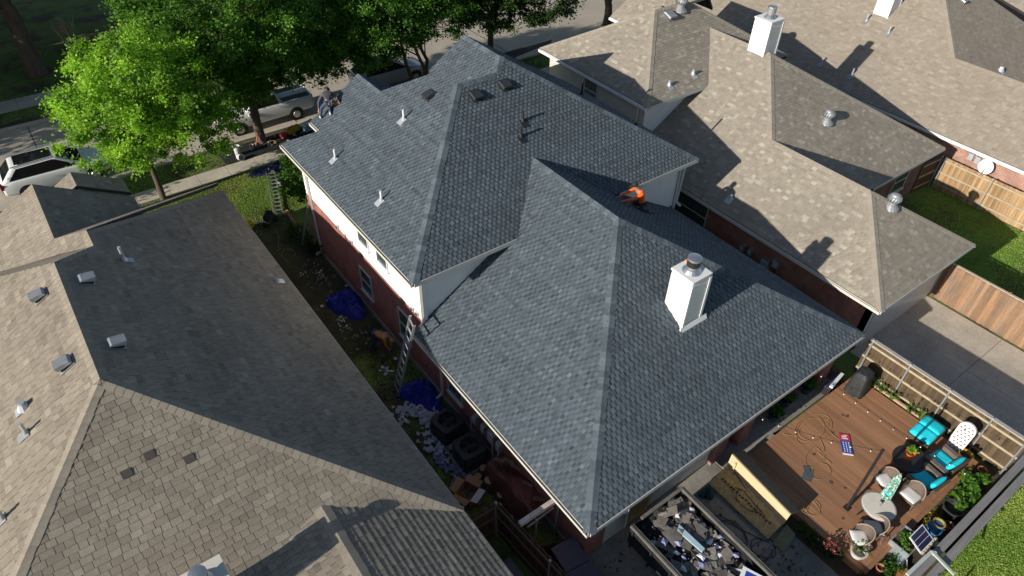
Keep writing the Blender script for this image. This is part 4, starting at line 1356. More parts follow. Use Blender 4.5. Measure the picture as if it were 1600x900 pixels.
def person(label, J, top_m, leg_m, shoe_m, cap=None, cap_m=None, gloves=None, extra=None, group=None, scale=1.0):
    """J: joints in world coordinates. The body is one skinned surface; clothes, shoes, hair are parts"""
    if scale != 1.0:
        piv = (Vector(J['kneeL']) + Vector(J['kneeR'])) / 2
        J = {k: (v if k == 'face' else tuple(piv + (Vector(v) - piv) * scale)) for k, v in J.items()}
    base = Vector(J['pelvis'])
    lowz = min(Vector(J[k]).z for k in ('ankleL', 'ankleR', 'kneeL', 'kneeR')) - .06
    b = Vector((base.x, base.y, lowz))
    t = thing('person', label, 'person', b, group=group)
    j = {k: Vector(v) - b for k, v in J.items()}
    sp = (j['chest'] - j['pelvis'])
    right = (j['shoulderR'] - j['shoulderL']).normalized()
    for s in 'LR':
        sg = -1 if s == 'L' else 1
        j['hip' + s] = j['pelvis'] + right * sg * .10 - sp.normalized() * .03
    V = {'pelvis': (j['pelvis'], .12), 'belly': (j['pelvis'].lerp(j['chest'], .45), .115), 'chest': (j['chest'], .135), 'neck': (j['neck'], .055)}
    hd = (j['head'] - j['neck'])
    V['head1'] = (j['neck'] + hd * .55, .075)
    V['head2'] = (j['head'], .095)
    V['head3'] = (j['head'] + hd.normalized() * .09, .065)
    face = j.get('face', Vector((0, -1, 0)) + b) + b - b
    face = Vector(J['face']).normalized()
    V['nose'] = (j['head'] + face * .115 - hd.normalized() * .01, .014)
    E = [('pelvis', 'belly'), ('belly', 'chest'), ('chest', 'neck'), ('neck', 'head1'), ('head1', 'head2'), ('head2', 'head3'), ('head2', 'nose')]
    TV = {k: (V[k][0], V[k][1] * 1.13) for k in ('belly', 'pelvis', 'chest')}
    TV['collar'] = (j['chest'].lerp(j['neck'], .75), .075)
    TE = [('pelvis', 'belly'), ('belly', 'chest'), ('chest', 'collar')]
    LV = {'pelvis': (j['pelvis'], .13)}
    LE = []
    for s in 'LR':
        sh, el, ha = j['shoulder' + s], j['elbow' + s], j['hand' + s]
        V['sh' + s], V['el' + s], V['wr' + s] = (sh, .06), (el, .043), (el.lerp(ha, .92), .03)
        E += [('chest', 'sh' + s), ('sh' + s, 'el' + s), ('el' + s, 'wr' + s)]
        TV['sh' + s], TV['el' + s], TV['wr' + s] = (sh, .075), (el, .058), (el.lerp(ha, .84), .045)
        TE += [('chest', 'sh' + s), ('sh' + s, 'el' + s), ('el' + s, 'wr' + s)]
        fd = (ha - el).normalized()
        side = fd.cross(Vector((0, 0, 1)))
        side = side.normalized() if side.length > .1 else right
        V['palm' + s] = (ha + fd * .05, (.038, .022))
        E.append(('wr' + s, 'palm' + s))
        down = side.cross(fd)
        if down.z > 0: down = -down
        for i, (off, ln) in enumerate(((-.028, .065), (-.010, .078), (.010, .074), (.028, .058))):
            V[f'f{s}{i}a'] = (ha + fd * .075 + side * off, .010)
            V[f'f{s}{i}b'] = (ha + fd * (.075 + ln * .6) + side * off + down * .012, .009)
            V[f'f{s}{i}c'] = (ha + fd * (.075 + ln * .9) + side * off + down * .035, .008)
            E += [('palm' + s, f'f{s}{i}a'), (f'f{s}{i}a', f'f{s}{i}b'), (f'f{s}{i}b', f'f{s}{i}c')]
        V[f't{s}a'] = (ha + fd * .045 + side * .048, .011)
        V[f't{s}b'] = (ha + fd * .085 + side * .058 + down * .02, .009)
        E += [('palm' + s, f't{s}a'), (f't{s}a', f't{s}b')]
        hp, kn, an = j['hip' + s], j['knee' + s], j['ankle' + s]
        toe = j['toe' + s]
        V['hp' + s], V['kn' + s], V['an' + s], V['toe' + s] = (hp, .085), (kn, .058), (an, .042), (toe, .036)
        E += [('pelvis', 'hp' + s), ('hp' + s, 'kn' + s), ('kn' + s, 'an' + s), ('an' + s, 'toe' + s)]
        LV['hp' + s], LV['kn' + s], LV['an' + s] = (hp, .102), (kn, .074), (kn.lerp(an, .9), .058)
        LE += [('pelvis', 'hp' + s), ('hp' + s, 'kn' + s), ('kn' + s, 'an' + s)]
        skinned('shoe', {'h': (an.lerp(kn, .02) - (toe - an) * .2, .052), 'm': (an.lerp(toe, .5), .052), 't': (toe, .045)}, [('h', 'm'), ('m', 't')], shoe_m, t, 1)
    skinned('body', V, E, skin_m, t, 1)
    skinned('jacket', TV, TE, top_m, t)
    skinned('trousers', LV, LE, leg_m, t)
    hn = hd.normalized()
    c = j['head'] + hn * .035
    if cap == 'hood':
        skinned('hood', {'a': (j['neck'] + hd * .35, .10), 'b': (c, .125), 'c': (c + hn * .07, .09)}, [('a', 'b'), ('b', 'c')], cap_m, t, 1)
    else:
        skinned('hair', {'a': (j['neck'] + hd * .6 - face * .03, .078), 'b': (c - face * .015, .104), 'c': (c + hn * .06, .075)}, [('a', 'b'), ('b', 'c')], hair_m, t, 1)
        if cap:
            q = put('cap', MB().lathe([(.118, .03), (.117, .07), (.085, .12), (.01, .135)], (0, 0, 0), 14), cap_m, t, smooth=True)
            q.location = j['head']
            q.rotation_euler = hn.to_track_quat('Z', 'Y').to_euler()
            put('cap_brim', MB().obox(j['head'] + hn * .055 + face * .15, face * .075, face.cross(hn) * .075, hn * .008), cap_m, t)
    return t


orange = mat('hi_vis_orange_cloth', (1.0, .15, .02), .7, .12, 6.0)  # orange raised in colour to stand in for sunlight missing on the kneeling roofer
rust = mat('ochre_orange_cloth', (.50, .19, .035), .8, .15, 6.0)
greycloth = mat('charcoal_cloth', (.075, .075, .085), .85, .2, 6.0)
jeans = mat('blue_denim', (.045, .07, .13), .85, .25, 8.0)
darkcloth = mat('black_cloth', (.02, .021, .024), .85, .25, 6.0)
shoe_w = mat('white_shoe', (.6, .6, .58), .6, .1, 8.0)
shoe_b = mat('brown_boot', (.09, .06, .04), .7, .2, 8.0)
leather = mat('tan_leather', (.34, .19, .09), .7, .25, 6.0)

p1 = person('roofer in bright orange hoodie and black cap kneeling on the shaded slope', {
    'pelvis': (16.88, 14.20, 5.14), 'chest': (16.80, 14.28, 5.50), 'neck': (16.70, 14.32, 5.70), 'head': (16.60, 14.35, 5.85), 'face': (-.8, .15, -.35),
    'shoulderL': (16.71, 14.08, 5.60), 'shoulderR': (16.78, 14.48, 5.60), 'elbowL': (16.42, 14.16, 5.50), 'handL': (16.12, 14.3, 5.46), 'elbowR': (16.50, 14.56, 5.48), 'handR': (16.26, 14.64, 5.40),
    'kneeL': (16.62, 14.02, 5.11), 'ankleL': (17.06, 13.95, 4.86), 'toeL': (17.22, 13.92, 4.78), 'kneeR': (16.75, 14.46, 5.04), 'ankleR': (17.32, 14.46, 4.72), 'toeR': (17.48, 14.48, 4.62)},
    orange, darkcloth, shoe_b, 'cap', darkcloth, scale=1.16)
put('tool_belt', MB().lathe([(.165, -.05), (.17, .05)], (0, 0, .28), 14), leather, p1)
p2 = person('worker in ochre hoodie and dark jeans bending over in the side yard', {
    'pelvis': (7.20, 17.80, .93), 'chest': (7.43, 17.48, 1.02), 'neck': (7.54, 17.33, .97), 'head': (7.58, 17.22, .84), 'face': (.2, -.3, -.9),
    'shoulderL': (7.58, 17.52, .97), 'shoulderR': (7.33, 17.34, .97), 'elbowL': (7.62, 17.42, .68), 'handL': (7.54, 17.33, .42), 'elbowR': (7.34, 17.28, .68), 'handR': (7.42, 17.25, .40),
    'kneeL': (7.24, 17.90, .50), 'ankleL': (7.14, 18.02, .09), 'toeL': (7.24, 17.86, .04), 'kneeR': (7.08, 17.76, .50), 'ankleR': (6.96, 17.92, .09), 'toeR': (7.04, 17.76, .04)},
    rust, jeans, shoe_b, 'hood', rust)
zp = lambda x: ZU + PA * (x - IX) + .03
p3 = person('roofer in charcoal top and blue jeans stooping at the front roof edge', {
    'pelvis': (10.12, 26.18, 6.12), 'chest': (10.20, 26.42, 6.38), 'neck': (10.26, 26.56, 6.44), 'head': (10.34, 26.70, 6.40), 'face': (.25, .6, -.75),
    'shoulderL': (10.02, 26.44, 6.38), 'shoulderR': (10.38, 26.38, 6.38), 'elbowL': (9.78, 26.40, 6.12), 'handL': (9.68, 26.26, 5.84), 'elbowR': (10.54, 26.28, 6.22), 'handR': (10.52, 26.05, 6.10),
    'kneeL': (9.80, 26.28, zp(9.8) + .34), 'ankleL': (9.66, 26.15, zp(9.66) + .07), 'toeL': (9.70, 26.32, zp(9.7) + .05), 'kneeR': (10.16, 26.20, zp(10.16) + .10), 'ankleR': (10.02, 25.92, zp(10.02) + .08), 'toeR': (9.98, 25.80, zp(9.98) + .06)},
    greycloth, jeans, shoe_w, 'cap', darkcloth)
put('tool_belt', MB().lathe([(.16, -.05), (.165, .06)], (0, 0, .62), 14), leather, p3)
put('tool_pouch', MB().obox((.30, -.06, .58), (.07, 0, 0), (0, .06, 0), (0, 0, .12)), leather, p3)
# ---------------------------------------------------------------- ladders
alu = mat('ladder_aluminium', (.62, .64, .66), .35, .1, 3.0, metal=.7)


def ladder(label, p0, p1, side, width=.42, n=None, m=alu, group='ladders'):
    """two side rails from p0 (foot) to p1 (head), rungs between"""
    p0, p1, side = Vector(p0), Vector(p1), Vector(side).normalized()
    t = thing('ladder', label, 'ladder', p0, group=group)
    d = p1 - p0
    L = d.length
    nrm_ = d.cross(side).normalized()
    for s in (-1, 1):
        a = side * (s * width / 2)
        put('side_rail', MB().obox(a + d / 2, d / 2, side * .016, nrm_ * .04), m, t)
        put('foot', MB().obox(a + d.normalized() * .03, d.normalized() * .05, side * .03, nrm_ * .05), rubber, t)
    n = n or int(L / .305)
    for i in range(n):
        c = d * ((i + .6) / n)
        put('rung', MB().obox(c, side * (width / 2), nrm_ * .012, d.normalized() * .03), m, t)
    return t


ladder('aluminium ladder lying flat on the sunny front lawn', (7.52, 28.2, .1), (8.76, 32.4, .14), (1, -.3, 0), .40, 13)
ladder('short ladder leaning by the front corner of the brick wall', (7.55, 25.7, 0), (7.98, 24.95, 2.45), (.5, .85, 0), .36, 8)
ladder('long ladder propped against the lower gutter beside the bending worker', (6.72, 15.55, 0), (7.42, 15.0, 3.75), (.25, .97, 0), .5, 10)

# ---------------------------------------------------------------- tarps
blue_tarp = mat('blue_tarp_plastic', (.02, .032, .32), .45, .3, 3.0, bump=.2)
navy_tarp = mat('navy_tarp_plastic', (.008, .012, .06), .5, .3, 3.0)
brown_tarp = mat('brown_tarp_plastic', (.12, .042, .032), .5, .25, 2.0)


def crumpled(name, label, cat, c, rx, ry, h, m, seed, rz=0.0, n=44, group=None):
    """heap of crumpled sheet: an uneven, folded surface with a ragged rim on the ground"""
    r = random.Random(seed)
    ph = [(r.uniform(-9, 9), r.uniform(-9, 9), r.uniform(0, 6.28), r.uniform(.3, 1)) for _ in range(9)]
    t_ = thing(name, label, cat, c, rz, group)
    rim = [1 + .16 * math.sin(3 * i * 2 * math.pi / n + r.random()) + r.uniform(-.1, .1) for i in range(n)]
    vs, fs = [], []
    rings = 16
    for k in range(rings + 1):
        a = k / rings
        for i in range(n):
            t = 2 * math.pi * i / n
            x, y = rx * a * rim[i] * math.cos(t), ry * a * rim[i] * math.sin(t)
            f = sum(w * (1 - abs(math.sin(px_ * x * 1.3 + py_ * y * 1.3 + q))) for px_, py_, q, w in ph) / 3.2
            z = h * (1 - a ** 2.2) * (.35 + .75 * f) + .04 * f
            if k == rings: z = .004
            vs.append((x, y, z + r.uniform(0, .03) * (k < rings)))
    vs0 = [(0, 0, h * .8)]
    for k in range(rings):
        for i in range(n):
            j = (i + 1) % n
            fs.append((k * n + i, k * n + j, (k + 1) * n + j, (k + 1) * n + i))
    put('sheet', MB().add(vs, fs), m, t_)
    return t_


crumpled('tarp', 'crumpled bright blue tarp against the brick wall below the upper windows', 'tarp', (7.4, 20.8, 0), .68, .95, .5, blue_tarp, 3, .2)
crumpled('tarp', 'dark blue tarp heaped between the long ladder and the downspout', 'tarp', (7.42, 14.85, 0), .58, 1.0, .42, blue_tarp, 4, .1)
crumpled('tarp', 'navy tarp in the tree shade at the head of the lying ladder', 'tarp', (9.0, 32.45, .01), 1.35, .38, .22, navy_tarp, 5, .05)


def flat_sheet(name, label, cat, pts, m, z=.02, seed=1, group=None, bumpy=.02):
    r = random.Random(seed)
    c = sum((Vector((x, y, 0)) for x, y in pts), Vector()) / len(pts)
    t_ = thing(name, label, cat, (c.x, c.y, 0), group=group)
    a, b, c2, d = [Vector((x, y, 0)) - c for x, y in pts]
    n = 12
    vs, fs = [], []
    for j in range(n + 1):
        for i in range(n + 1):
            u, v = i / n, j / n
            p = (a.lerp(b, u)).lerp(d.lerp(c2, u), v)
            vs.append((p.x, p.y, z + r.uniform(0, bumpy)))
    for j in range(n):
        for i in range(n):
            k = j * (n + 1) + i
            fs.append((k, k + 1, k + n + 2, k + n + 1))
    put('sheet', MB().add(vs, fs), m, t_)
    return t_


tarp_black = mat('black_tarp', (.012, .012, .013), .8, .3, 3.0)
flat_sheet('ground_sheet', 'black sheet spread round the tree trunk on the verge', 'tarp', [(7.1, 34.2), (13.6, 34.2), (13.6, 35.85), (7.1, 35.7)], tarp_black, .03, 6, bumpy=.03)

# ---------------------------------------------------------------- things on the black sheet
bucket_w = mat('white_bucket_plastic', (.62, .62, .60), .4, .1, 4.0)


def bucket(label, x, y, h=.38, r=.15, tilt=0.0, m=bucket_w, group='buckets on the black sheet', z=.05):
    t = thing('bucket', label, 'bucket', (x, y, z), group=group)
    t.rotation_euler = (tilt, tilt * .6, 0)
    put('shell', MB().lathe([(r * .85, 0), (r, h), (r * 1.06, h), (r * 1.06, h - .03), (r * .93, h - .03), (r * .80, .02)], (0, 0, 0), 18), m, t)
    put('handle', MB().tube([(r * math.cos(a), r * 1.05 * math.sin(a) * .3 + .0, h - .02 - .12 * math.sin(a)) for a in [i * math.pi / 8 for i in range(9)]], .006, 5), dull_metal, t)
    return t


bucket('tall white bucket standing at the left end of the black sheet', 7.95, 34.75, .55, .17)
bucket('white bucket toppled beside the tall bucket', 7.85, 34.35, .3, .17, 1.2, z=.17)
bucket('small grey bucket near the orange handled tool', 8.75, 34.9, .3, .11, .1, lead)
bucket('white pail under the front eave corner', 10.35, 33.7, .3, .13, 0.0)
tl = thing('broom', 'orange handled tool leaning on the tree trunk', 'tool', (9.05, 35.1, .04))
put('handle', MB().cyl((0, 0, 0), (.42, .22, .95), .022), mat('orange_paint', (.75, .10, .03), .5, .1, 5.0), tl)
put('head', MB().obox((0, 0, .03), (.14, 0, 0), (0, .04, 0), (0, 0, .04)), black_m, tl)
cl_ = thing('cooler', 'pale blue and white cool box by the pickup wheel', 'cool box', (12.25, 35.25, .05), .2)
put('tub', MB().box(-.34, .34, -.2, .2, 0, .34), mat('pale_blue_plastic', (.22, .42, .62), .45, .1, 4.0), cl_)
put('lid', MB().box(-.36, .36, -.22, .22, .342, .42), bucket_w, cl_)
yl = thing('chainsaw_case', 'yellow tool case on the verge beside the cool box', 'tool case', (11.4, 35.5, .05), .35)
put('shell', MB().box(-.42, .42, -.14, .14, 0, .26).box(-.1, .1, -.1, .1, .26, .33), mat('yellow_plastic', (.62, .36, .04), .5, .15, 4.0), yl)
put('handle', MB().tube([(-.3, 0, .26), (-.3, 0, .36), (-.16, 0, .36), (-.16, 0, .26)], .02, 6), black_m, yl)
rd = thing('fuel_can', 'small red fuel can left of the yellow tool case', 'fuel can', (10.7, 35.2, .05), .5)
put('can', MB().box(-.17, .17, -.1, .1, 0, .26).cyl((.1, 0, .26), (.1, 0, .32), .035), mat('red_plastic', (.45, .05, .06), .45, .1, 4.0), rd)
put('spout', MB().cyl((.1, 0, .32), (.22, 0, .4), .02), black_m, rd)
for i in range(8):
    r = random.Random(40 + i)
    q = thing('tool_scrap', 'small roofing tool scattered on the black sheet near the tree trunk', 'tool', (r.uniform(8.9, 11.6), r.uniform(34.5, 35.6), .05), r.uniform(0, 3), 'tools on the black sheet')
    put('handle', MB().cyl((-.16, 0, .03), (.12, 0, .04), .022), [leather, dull_metal, rust, black_m][i % 4], q)
    put('head', MB().box(.10, .2, -.07, .07, .0, .07), [dull_metal, leather, lead, dull_metal][i % 4], q)

# ---------------------------------------------------------------- compressor, bag, cord, path on the lawn
cp = thing('air_compressor', 'black wheeled air compressor with hose at the lawn edge', 'compressor', (6.95, 27.95, 0), .9)
put('tank', MB().cyl((-.42, 0, .28), (.42, 0, .28), .17, .17, 14), black_m, cp)
put('motor', MB().box(-.3, .3, -.13, .13, .42, .62).cyl((.05, 0, .62), (.05, 0, .72), .1), black_m, cp)
put('handle', MB().tube([(-.42, -.16, .35), (-.75, -.16, .7), (-.75, .16, .7), (-.42, .16, .35)], .02, 6), alu, cp)
for s in (-1, 1):
    put('wheel', MB().cyl((.32, s * .2, .15), (.32, s * .27, .15), .15, .15, 14), rubber, cp)
by = thing('yellow_bag', 'yellow bag beside the compressor at the neighbour eave', 'bag', (6.1, 28.2, 0))
put('bag', MB().lathe([(.16, 0), (.2, .12), (.17, .3), (.06, .36), (.08, .42)], (0, 0, 0), 12, sx=1, sy=.8), mat('yellow_bag_cloth', (.60, .40, .03), .6, .2, 5.0), by)
put('strap', MB().tube([(-.1, 0, .36), (-.12, .1, .5), (.1, .1, .5), (.1, 0, .36)], .015, 5), leather, by)


def cord(name, label, pts, r, m, z=.02, cat='cord', group=None):
    """smooth cord through ground points (Catmull-Rom)"""
    P = [Vector((p[0], p[1], p[2] if len(p) > 2 else z)) for p in pts]
    out = []
    for i in range(len(P) - 1):
        a, b, c, d = P[max(i - 1, 0)], P[i], P[i + 1], P[min(i + 2, len(P) - 1)]
        for k in range(7):
            t = k / 7
            out.append(.5 * ((2 * b) + (c - a) * t + (2 * a - 5 * b + 4 * c - d) * t * t + (3 * b - a - 3 * c + d) * t ** 3))
    out.append(P[-1])
    return put(name, MB().tube(out, r, 5), m, smooth=True, label=label, cat=cat, group=group)


def loops(cx, cy, rx, ry, turns, seed, n=12):
    return [(cx + rx * math.cos(2 * math.pi * i / n) * (1 + .22 * math.sin(i * .37 + seed)) + .05 * math.sin(i * .9 + seed * 2), cy + ry * math.sin(2 * math.pi * i / n) * (1 + .22 * math.cos(i * .31 + seed)) + .05 * math.cos(i * .7)) for i in range(int(turns * n))]


air_hose = mat('olive_air_hose', (.20, .17, .07), .6, .15, 5.0)
cord('air_hose', 'thin hose looping over the bare soil from the compressor', [(7.0, 27.6), (6.9, 26.8), (6.6, 26.0)] + loops(6.7, 25.4, .3, .45, 1.5, 2) + [(6.6, 24.4), (6.9, 23.8)], .014, air_hose)
edge_m = mat('terracotta_edging', (.34, .17, .09), .85, .25, 3.0)
for i in range(9):
    put('edging_brick', MB().obox((8.0 - .03 * i, 28.35 - i * .33, .05), (.07, .01, 0), (-.01, .155, 0), (0, 0, .05)), edge_m, label='terracotta edging brick in the curved bed border by the round bush', cat='brick', group='bed edging bricks')
st_ = thing('pail', 'grey pail between the lying ladder and the round bush', 'pail', (8.75, 30.7, 0))
put('shell', MB().lathe([(.2, 0), (.27, .4), (.28, .4), (.25, .38), (.2, .03)], (0, 0, 0), 16), dull_metal, st_)
put('handle', MB().tube([(-.27, 0, .4), (-.2, 0, .52), (.2, 0, .52), (.27, 0, .4)], .008, 5), dull_metal, st_)

# ---------------------------------------------------------------- litter
paper = mat('white_paper_litter', (.62, .62, .66), .8, .2, 8.0)
paper_blue = mat('printed_wrapper', (.62, .62, .66), .7, .3, 12.0, c2=(.10, .12, .45))


def litter(name, label, spots, n, seed, m, size=(.03, .09)):
    r = random.Random(seed)
    mb = MB()
    for _ in range(n):
        cx, cy, sx, sy = r.choice(spots)
        c = Vector((r.gauss(cx, sx), r.gauss(cy, sy), r.uniform(.03, .12)))
        s = r.uniform(*size)
        k = r.choice((4, 5, 6))
        ring = [c + Vector((math.cos(6.28 * i / k) * s * r.uniform(.5, 1.2), math.sin(6.28 * i / k) * s * r.uniform(.5, 1.2), r.uniform(-.4, .9) * s)) for i in range(k)]
        mb.add([c + Vector((0, 0, s * r.uniform(.1, .7)))] + ring, [(0, 1 + i, 1 + (i + 1) % k) for i in range(k)])
    return put(name, mb, m, kind='stuff', label=label, cat='litter')


litter('paper_litter', 'torn white underlay paper littering the side yard by the second blue tarp', [(6.95, 13.9, .16, .35), (6.75, 13.1, .22, .3), (7.05, 13.55, .15, .25), (6.6, 12.5, .15, .3), (6.5, 14.6, .2, .25), (7.3, 14.0, .15, .15), (7.0, 12.6, .1, .3), (6.9, 14.3, .25, .2)], 300, 21, paper, (.03, .12))
litter('torn_shingles', 'torn dark shingle pieces littering the soil along the side yard', [(6.9, 19.0, .4, .8), (7.2, 22.5, .35, .9), (6.8, 15.8, .3, .6), (7.0, 10.6, .3, .5)], 150, 26, mat('torn_shingle_litter', (.10, .09, .08), .95, .4, 8.0, c2=(.26, .24, .22)), (.03, .10))
litter('wrapper_litter', 'blue and white wrapper scraps beside the cardboard box', [(6.55, 11.7, .12, .22), (6.5, 11.0, .15, .15), (6.45, 12.0, .1, .1), (6.9, 11.2, .1, .1), (6.6, 12.3, .12, .2)], 130, 22, paper_blue)
litter('soil_litter', 'white scraps on the soil below the front downspout', [(7.0, 23.4, .22, .4), (7.35, 23.9, .2, .3), (7.3, 23.0, .15, .25), (6.6, 19.6, .1, .1), (6.75, 20.1, .1, .12)], 60, 23, paper, (.02, .06))
for i, (x, y) in enumerate(((7.55, 17.0), (6.85, 16.55), (7.0, 16.75), (7.9, 21.9), (6.5, 21.3), (6.9, 16.9))):
    r = random.Random(60 + i)
    c = [Vector((math.cos(k * .9) * r.uniform(.05, .12), math.sin(k * .9) * r.uniform(.05, .12), r.uniform(0, .05))) for k in range(7)]
    put('paper_scrap', MB().add([(x, y, .1)] + [(x + v.x, y + v.y, .02 + v.z) for v in c], [(0, 1 + k, 1 + (k + 1) % 7) for k in range(7)]), paper, label='loose scrap of white paper on the shaded side yard grass', cat='paper', group='paper scraps in the side yard')
put('white_batten', MB().bar((6.72, 16.85, .03), (7.16, 16.5, .03), .05, .03), white, label='thin white batten lying on the grass below the bending worker', cat='batten')
put('white_batten', MB().bar((6.5, 14.75, .03), (6.35, 14.3, .05), .05, .03), white, label='thin white batten by the foot of the long ladder', cat='batten')
put('white_batten', MB().bar((6.95, 12.9, .08), (6.5, 12.35, .03), .05, .03), white, label='thin white batten among the litter left of the condensers', cat='batten')

# ---------------------------------------------------------------- air conditioners
ac_m = mat('dark_condenser_metal', (.030, .034, .034), .5, .2, 3.0)
ac_g = mat('condenser_grille', (.045, .05, .05), .5, .2, 3.0)


def condenser(label, x, y, rz):
    t = thing('air_conditioner', label, 'air conditioner', (x, y, 0), rz, 'condensers')
    s, h = .42, .82
    put('pad', MB().box(-s - .12, s + .12, -s - .12, s + .12, 0, .07), concrete_old, t)
    for (a, b) in ((1, 0), (-1, 0), (0, 1), (0, -1)):
        side = put('side_grille', MB().box(*sorted((a * s - .02, a * s + .02)) if a else (-s + .03, s - .03), *(sorted((b * s - .02, b * s + .02)) if b else (-s + .03, s - .03)), .08, h), ac_m, t)
        sl = MB()
        for i in range(12):
            z = .13 + i * .055
            if a: sl.box(a * (s + .021) - .008, a * (s + .021) + .008, -s + .05, s - .05, z, z + .02)
            else: sl.box(-s + .05, s - .05, b * (s + .021) - .008, b * (s + .021) + .008, z, z + .02)
        put('louvre', sl, ac_g, side, kind='stuff')
    top = MB()
    n = 28
    vs, fs = [], []
    for i in range(n):
        a = 2 * math.pi * i / n
        k = s * 1.08 / max(abs(math.cos(a)), abs(math.sin(a)))
        k = min(k, s * 1.36)
        vs += [(k * math.cos(a), k * math.sin(a), h), (k * math.cos(a), k * math.sin(a), h + .03), (.33 * math.cos(a), .33 * math.sin(a), h + .06), (.32 * math.cos(a), .32 * math.sin(a), h)]
    for i in range(n):
        j = (i + 1) % n
        for q in range(3):
            fs.append((i * 4 + q, j * 4 + q, j * 4 + q + 1, i * 4 + q + 1))
    put('top_panel', MB().add(vs, fs), ac_m, t)
    g = MB()
    for rr in (.08, .15, .22, .29):
        g.tube([(rr * math.cos(6.2832 * i / 20), rr * math.sin(6.2832 * i / 20), h + .055) for i in range(21)], .007, 4)
    for i in range(8):
        a = i * math.pi / 4
        g.bar((0, 0, h + .05), (.33 * math.cos(a), .33 * math.sin(a), h + .05), .012, .008)
    put('fan_guard', g, ac_g, t, kind='stuff')
    put('fan_blade', MB().obox((0, 0, h - .1), (.28, 0, .02), (0, .06, .03), (0, 0, .004)).obox((0, 0, h - .1), (.06, 0, -.03), (0, .28, .02), (0, 0, .004)).cyl((0, 0, h - .3), (0, 0, h - .05), .09), ac_m, t)
    return t


condenser('dark air conditioner next to the second blue tarp', 7.28, 12.85, .1)
condenser('dark air conditioner nearest the firewood pile', 7.3, 11.55, -.06)

# ---------------------------------------------------------------- cardboard box, firewood, side fence
card = mat('cardboard', (.36, .225, .115), .8, .12, 5.0)
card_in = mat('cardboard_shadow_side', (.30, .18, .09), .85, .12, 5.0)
bxo = thing('cardboard_box', 'open brown cardboard box with its flaps spread, by the fence corner', 'box', (6.45, 10.42, 0), .42)
s, h = .27, .42
for nm, v in (('side', [(-s, -s, 0), (s, -s, 0), (s, -s, h), (-s, -s, h)]), ('side', [(-s, s, 0), (s, s, 0), (s, s, h), (-s, s, h)]), ('side', [(-s, -s, 0), (-s, s, 0), (-s, s, h), (-s, -s, h)]), ('side', [(s, -s, 0), (s, s, 0), (s, s, h), (s, -s, h)])):
    c = sum((Vector(p) for p in v), Vector()) / 4
    d = Vector((c.x, c.y, 0)).normalized() * .006
    put(nm, MB().prism(v, d), card_in, bxo)
put('bottom', MB().box(-s, s, -s, s, .005, .012), card_in, bxo)
for (a, b) in ((1, 0), (-1, 0), (0, 1), (0, -1)):
    e = Vector((a, b, 0))
    f = Vector((-b, a, 0))
    p = e * (s + .008) + Vector((0, 0, h))
    put('flap', MB().prism([p - f * s, p + f * s, p + f * s * .98 + e * .24 + Vector((0, 0, .05)), p - f * s * .98 + e * .24 + Vector((0, 0, .05))], (0, 0, .006)), card if (a, b) != (0, -1) else bucket_w, bxo)
wp = thing('firewood_cover', 'brown tarp draped over the firewood pile against the wall', 'tarp', (7.75, 9.75, 0), 0.0)
vs, fs = [], []
r_ = random.Random(9)
ny, nx = 18, 9
for j in range(ny + 1):
    for i in range(nx + 1):
        u, v = i / nx, j / ny
        x = -.62 + .95 * u
        y = -1.35 + 2.35 * v
        prof = min(1, u * 2.6) ** .7
        z = 1.02 * prof * (.86 + .14 * math.sin(v * 5)) - (.18 * (1 - v) * u)
        z += .05 * math.sin(9 * v + 5 * u) * prof + .04 * math.sin(23 * v + 3) * (1 - prof * .5) + r_.uniform(-.02, .02)
        x += .05 * math.sin(14 * v) * (1 - u)
        vs.append((x, y, max(.01, z)))
for j in range(ny):
    for i in range(nx):
        k = j * (nx + 1) + i
        fs.append((k, k + 1, k + nx + 2, k + nx + 1))
put('sheet', MB().add(vs, fs), brown_tarp, wp)
log_m = mat('firewood_bark', (.16, .105, .065), .9, .3, 5.0, bump=.6)
log_e = mat('firewood_end', (.42, .30, .17), .85, .2, 10.0)


def log(label, p, q, r, group='firewood logs'):
    p, q = Vector(p), Vector(q)
    c = (p + q) / 2
    t = thing('log', label, 'log', c, group=group)
    put('bark', MB().cyl(p - c, q - c, r, r * .92, 10), log_m, t)
    d = (q - p).normalized()
    put('cut_end', MB().cyl(q - c, q - c + d * .006, r * .86, r * .86, 10).cyl(p - c - d * .006, p - c, r * .93, r * .93, 10), log_e, t)
    return t


for (p, q, rr) in (((7.82, 10.35, 1.08), (7.98, 10.02, 1.10), .075), ((7.9, 10.05, 1.06), (8.0, 9.72, 1.08), .07), ((7.6, 10.55, 1.0), (7.78, 10.3, 1.02), .07), ((7.85, 9.35, 1.0), (7.98, 9.05, 1.0), .07), ((7.78, 8.72, .96), (8.0, 8.48, .98), .075)):
    log('split log weighing down the brown tarp', p, q, rr)
for (x, y, z, rr) in ((7.35, 10.85, .18, .16), (7.05, 10.75, .14, .14), (7.2, 10.35, .2, .17), (7.25, 9.75, .15, .15), (7.0, 9.5, .12, .12), (7.3, 9.2, .12, .13), (7.15, 9.0, .1, .1)):
    log('log round standing on the soil in front of the brown tarp', (x, y, 0), (x + .03, y, z * 2), rr, 'log rounds on the soil')


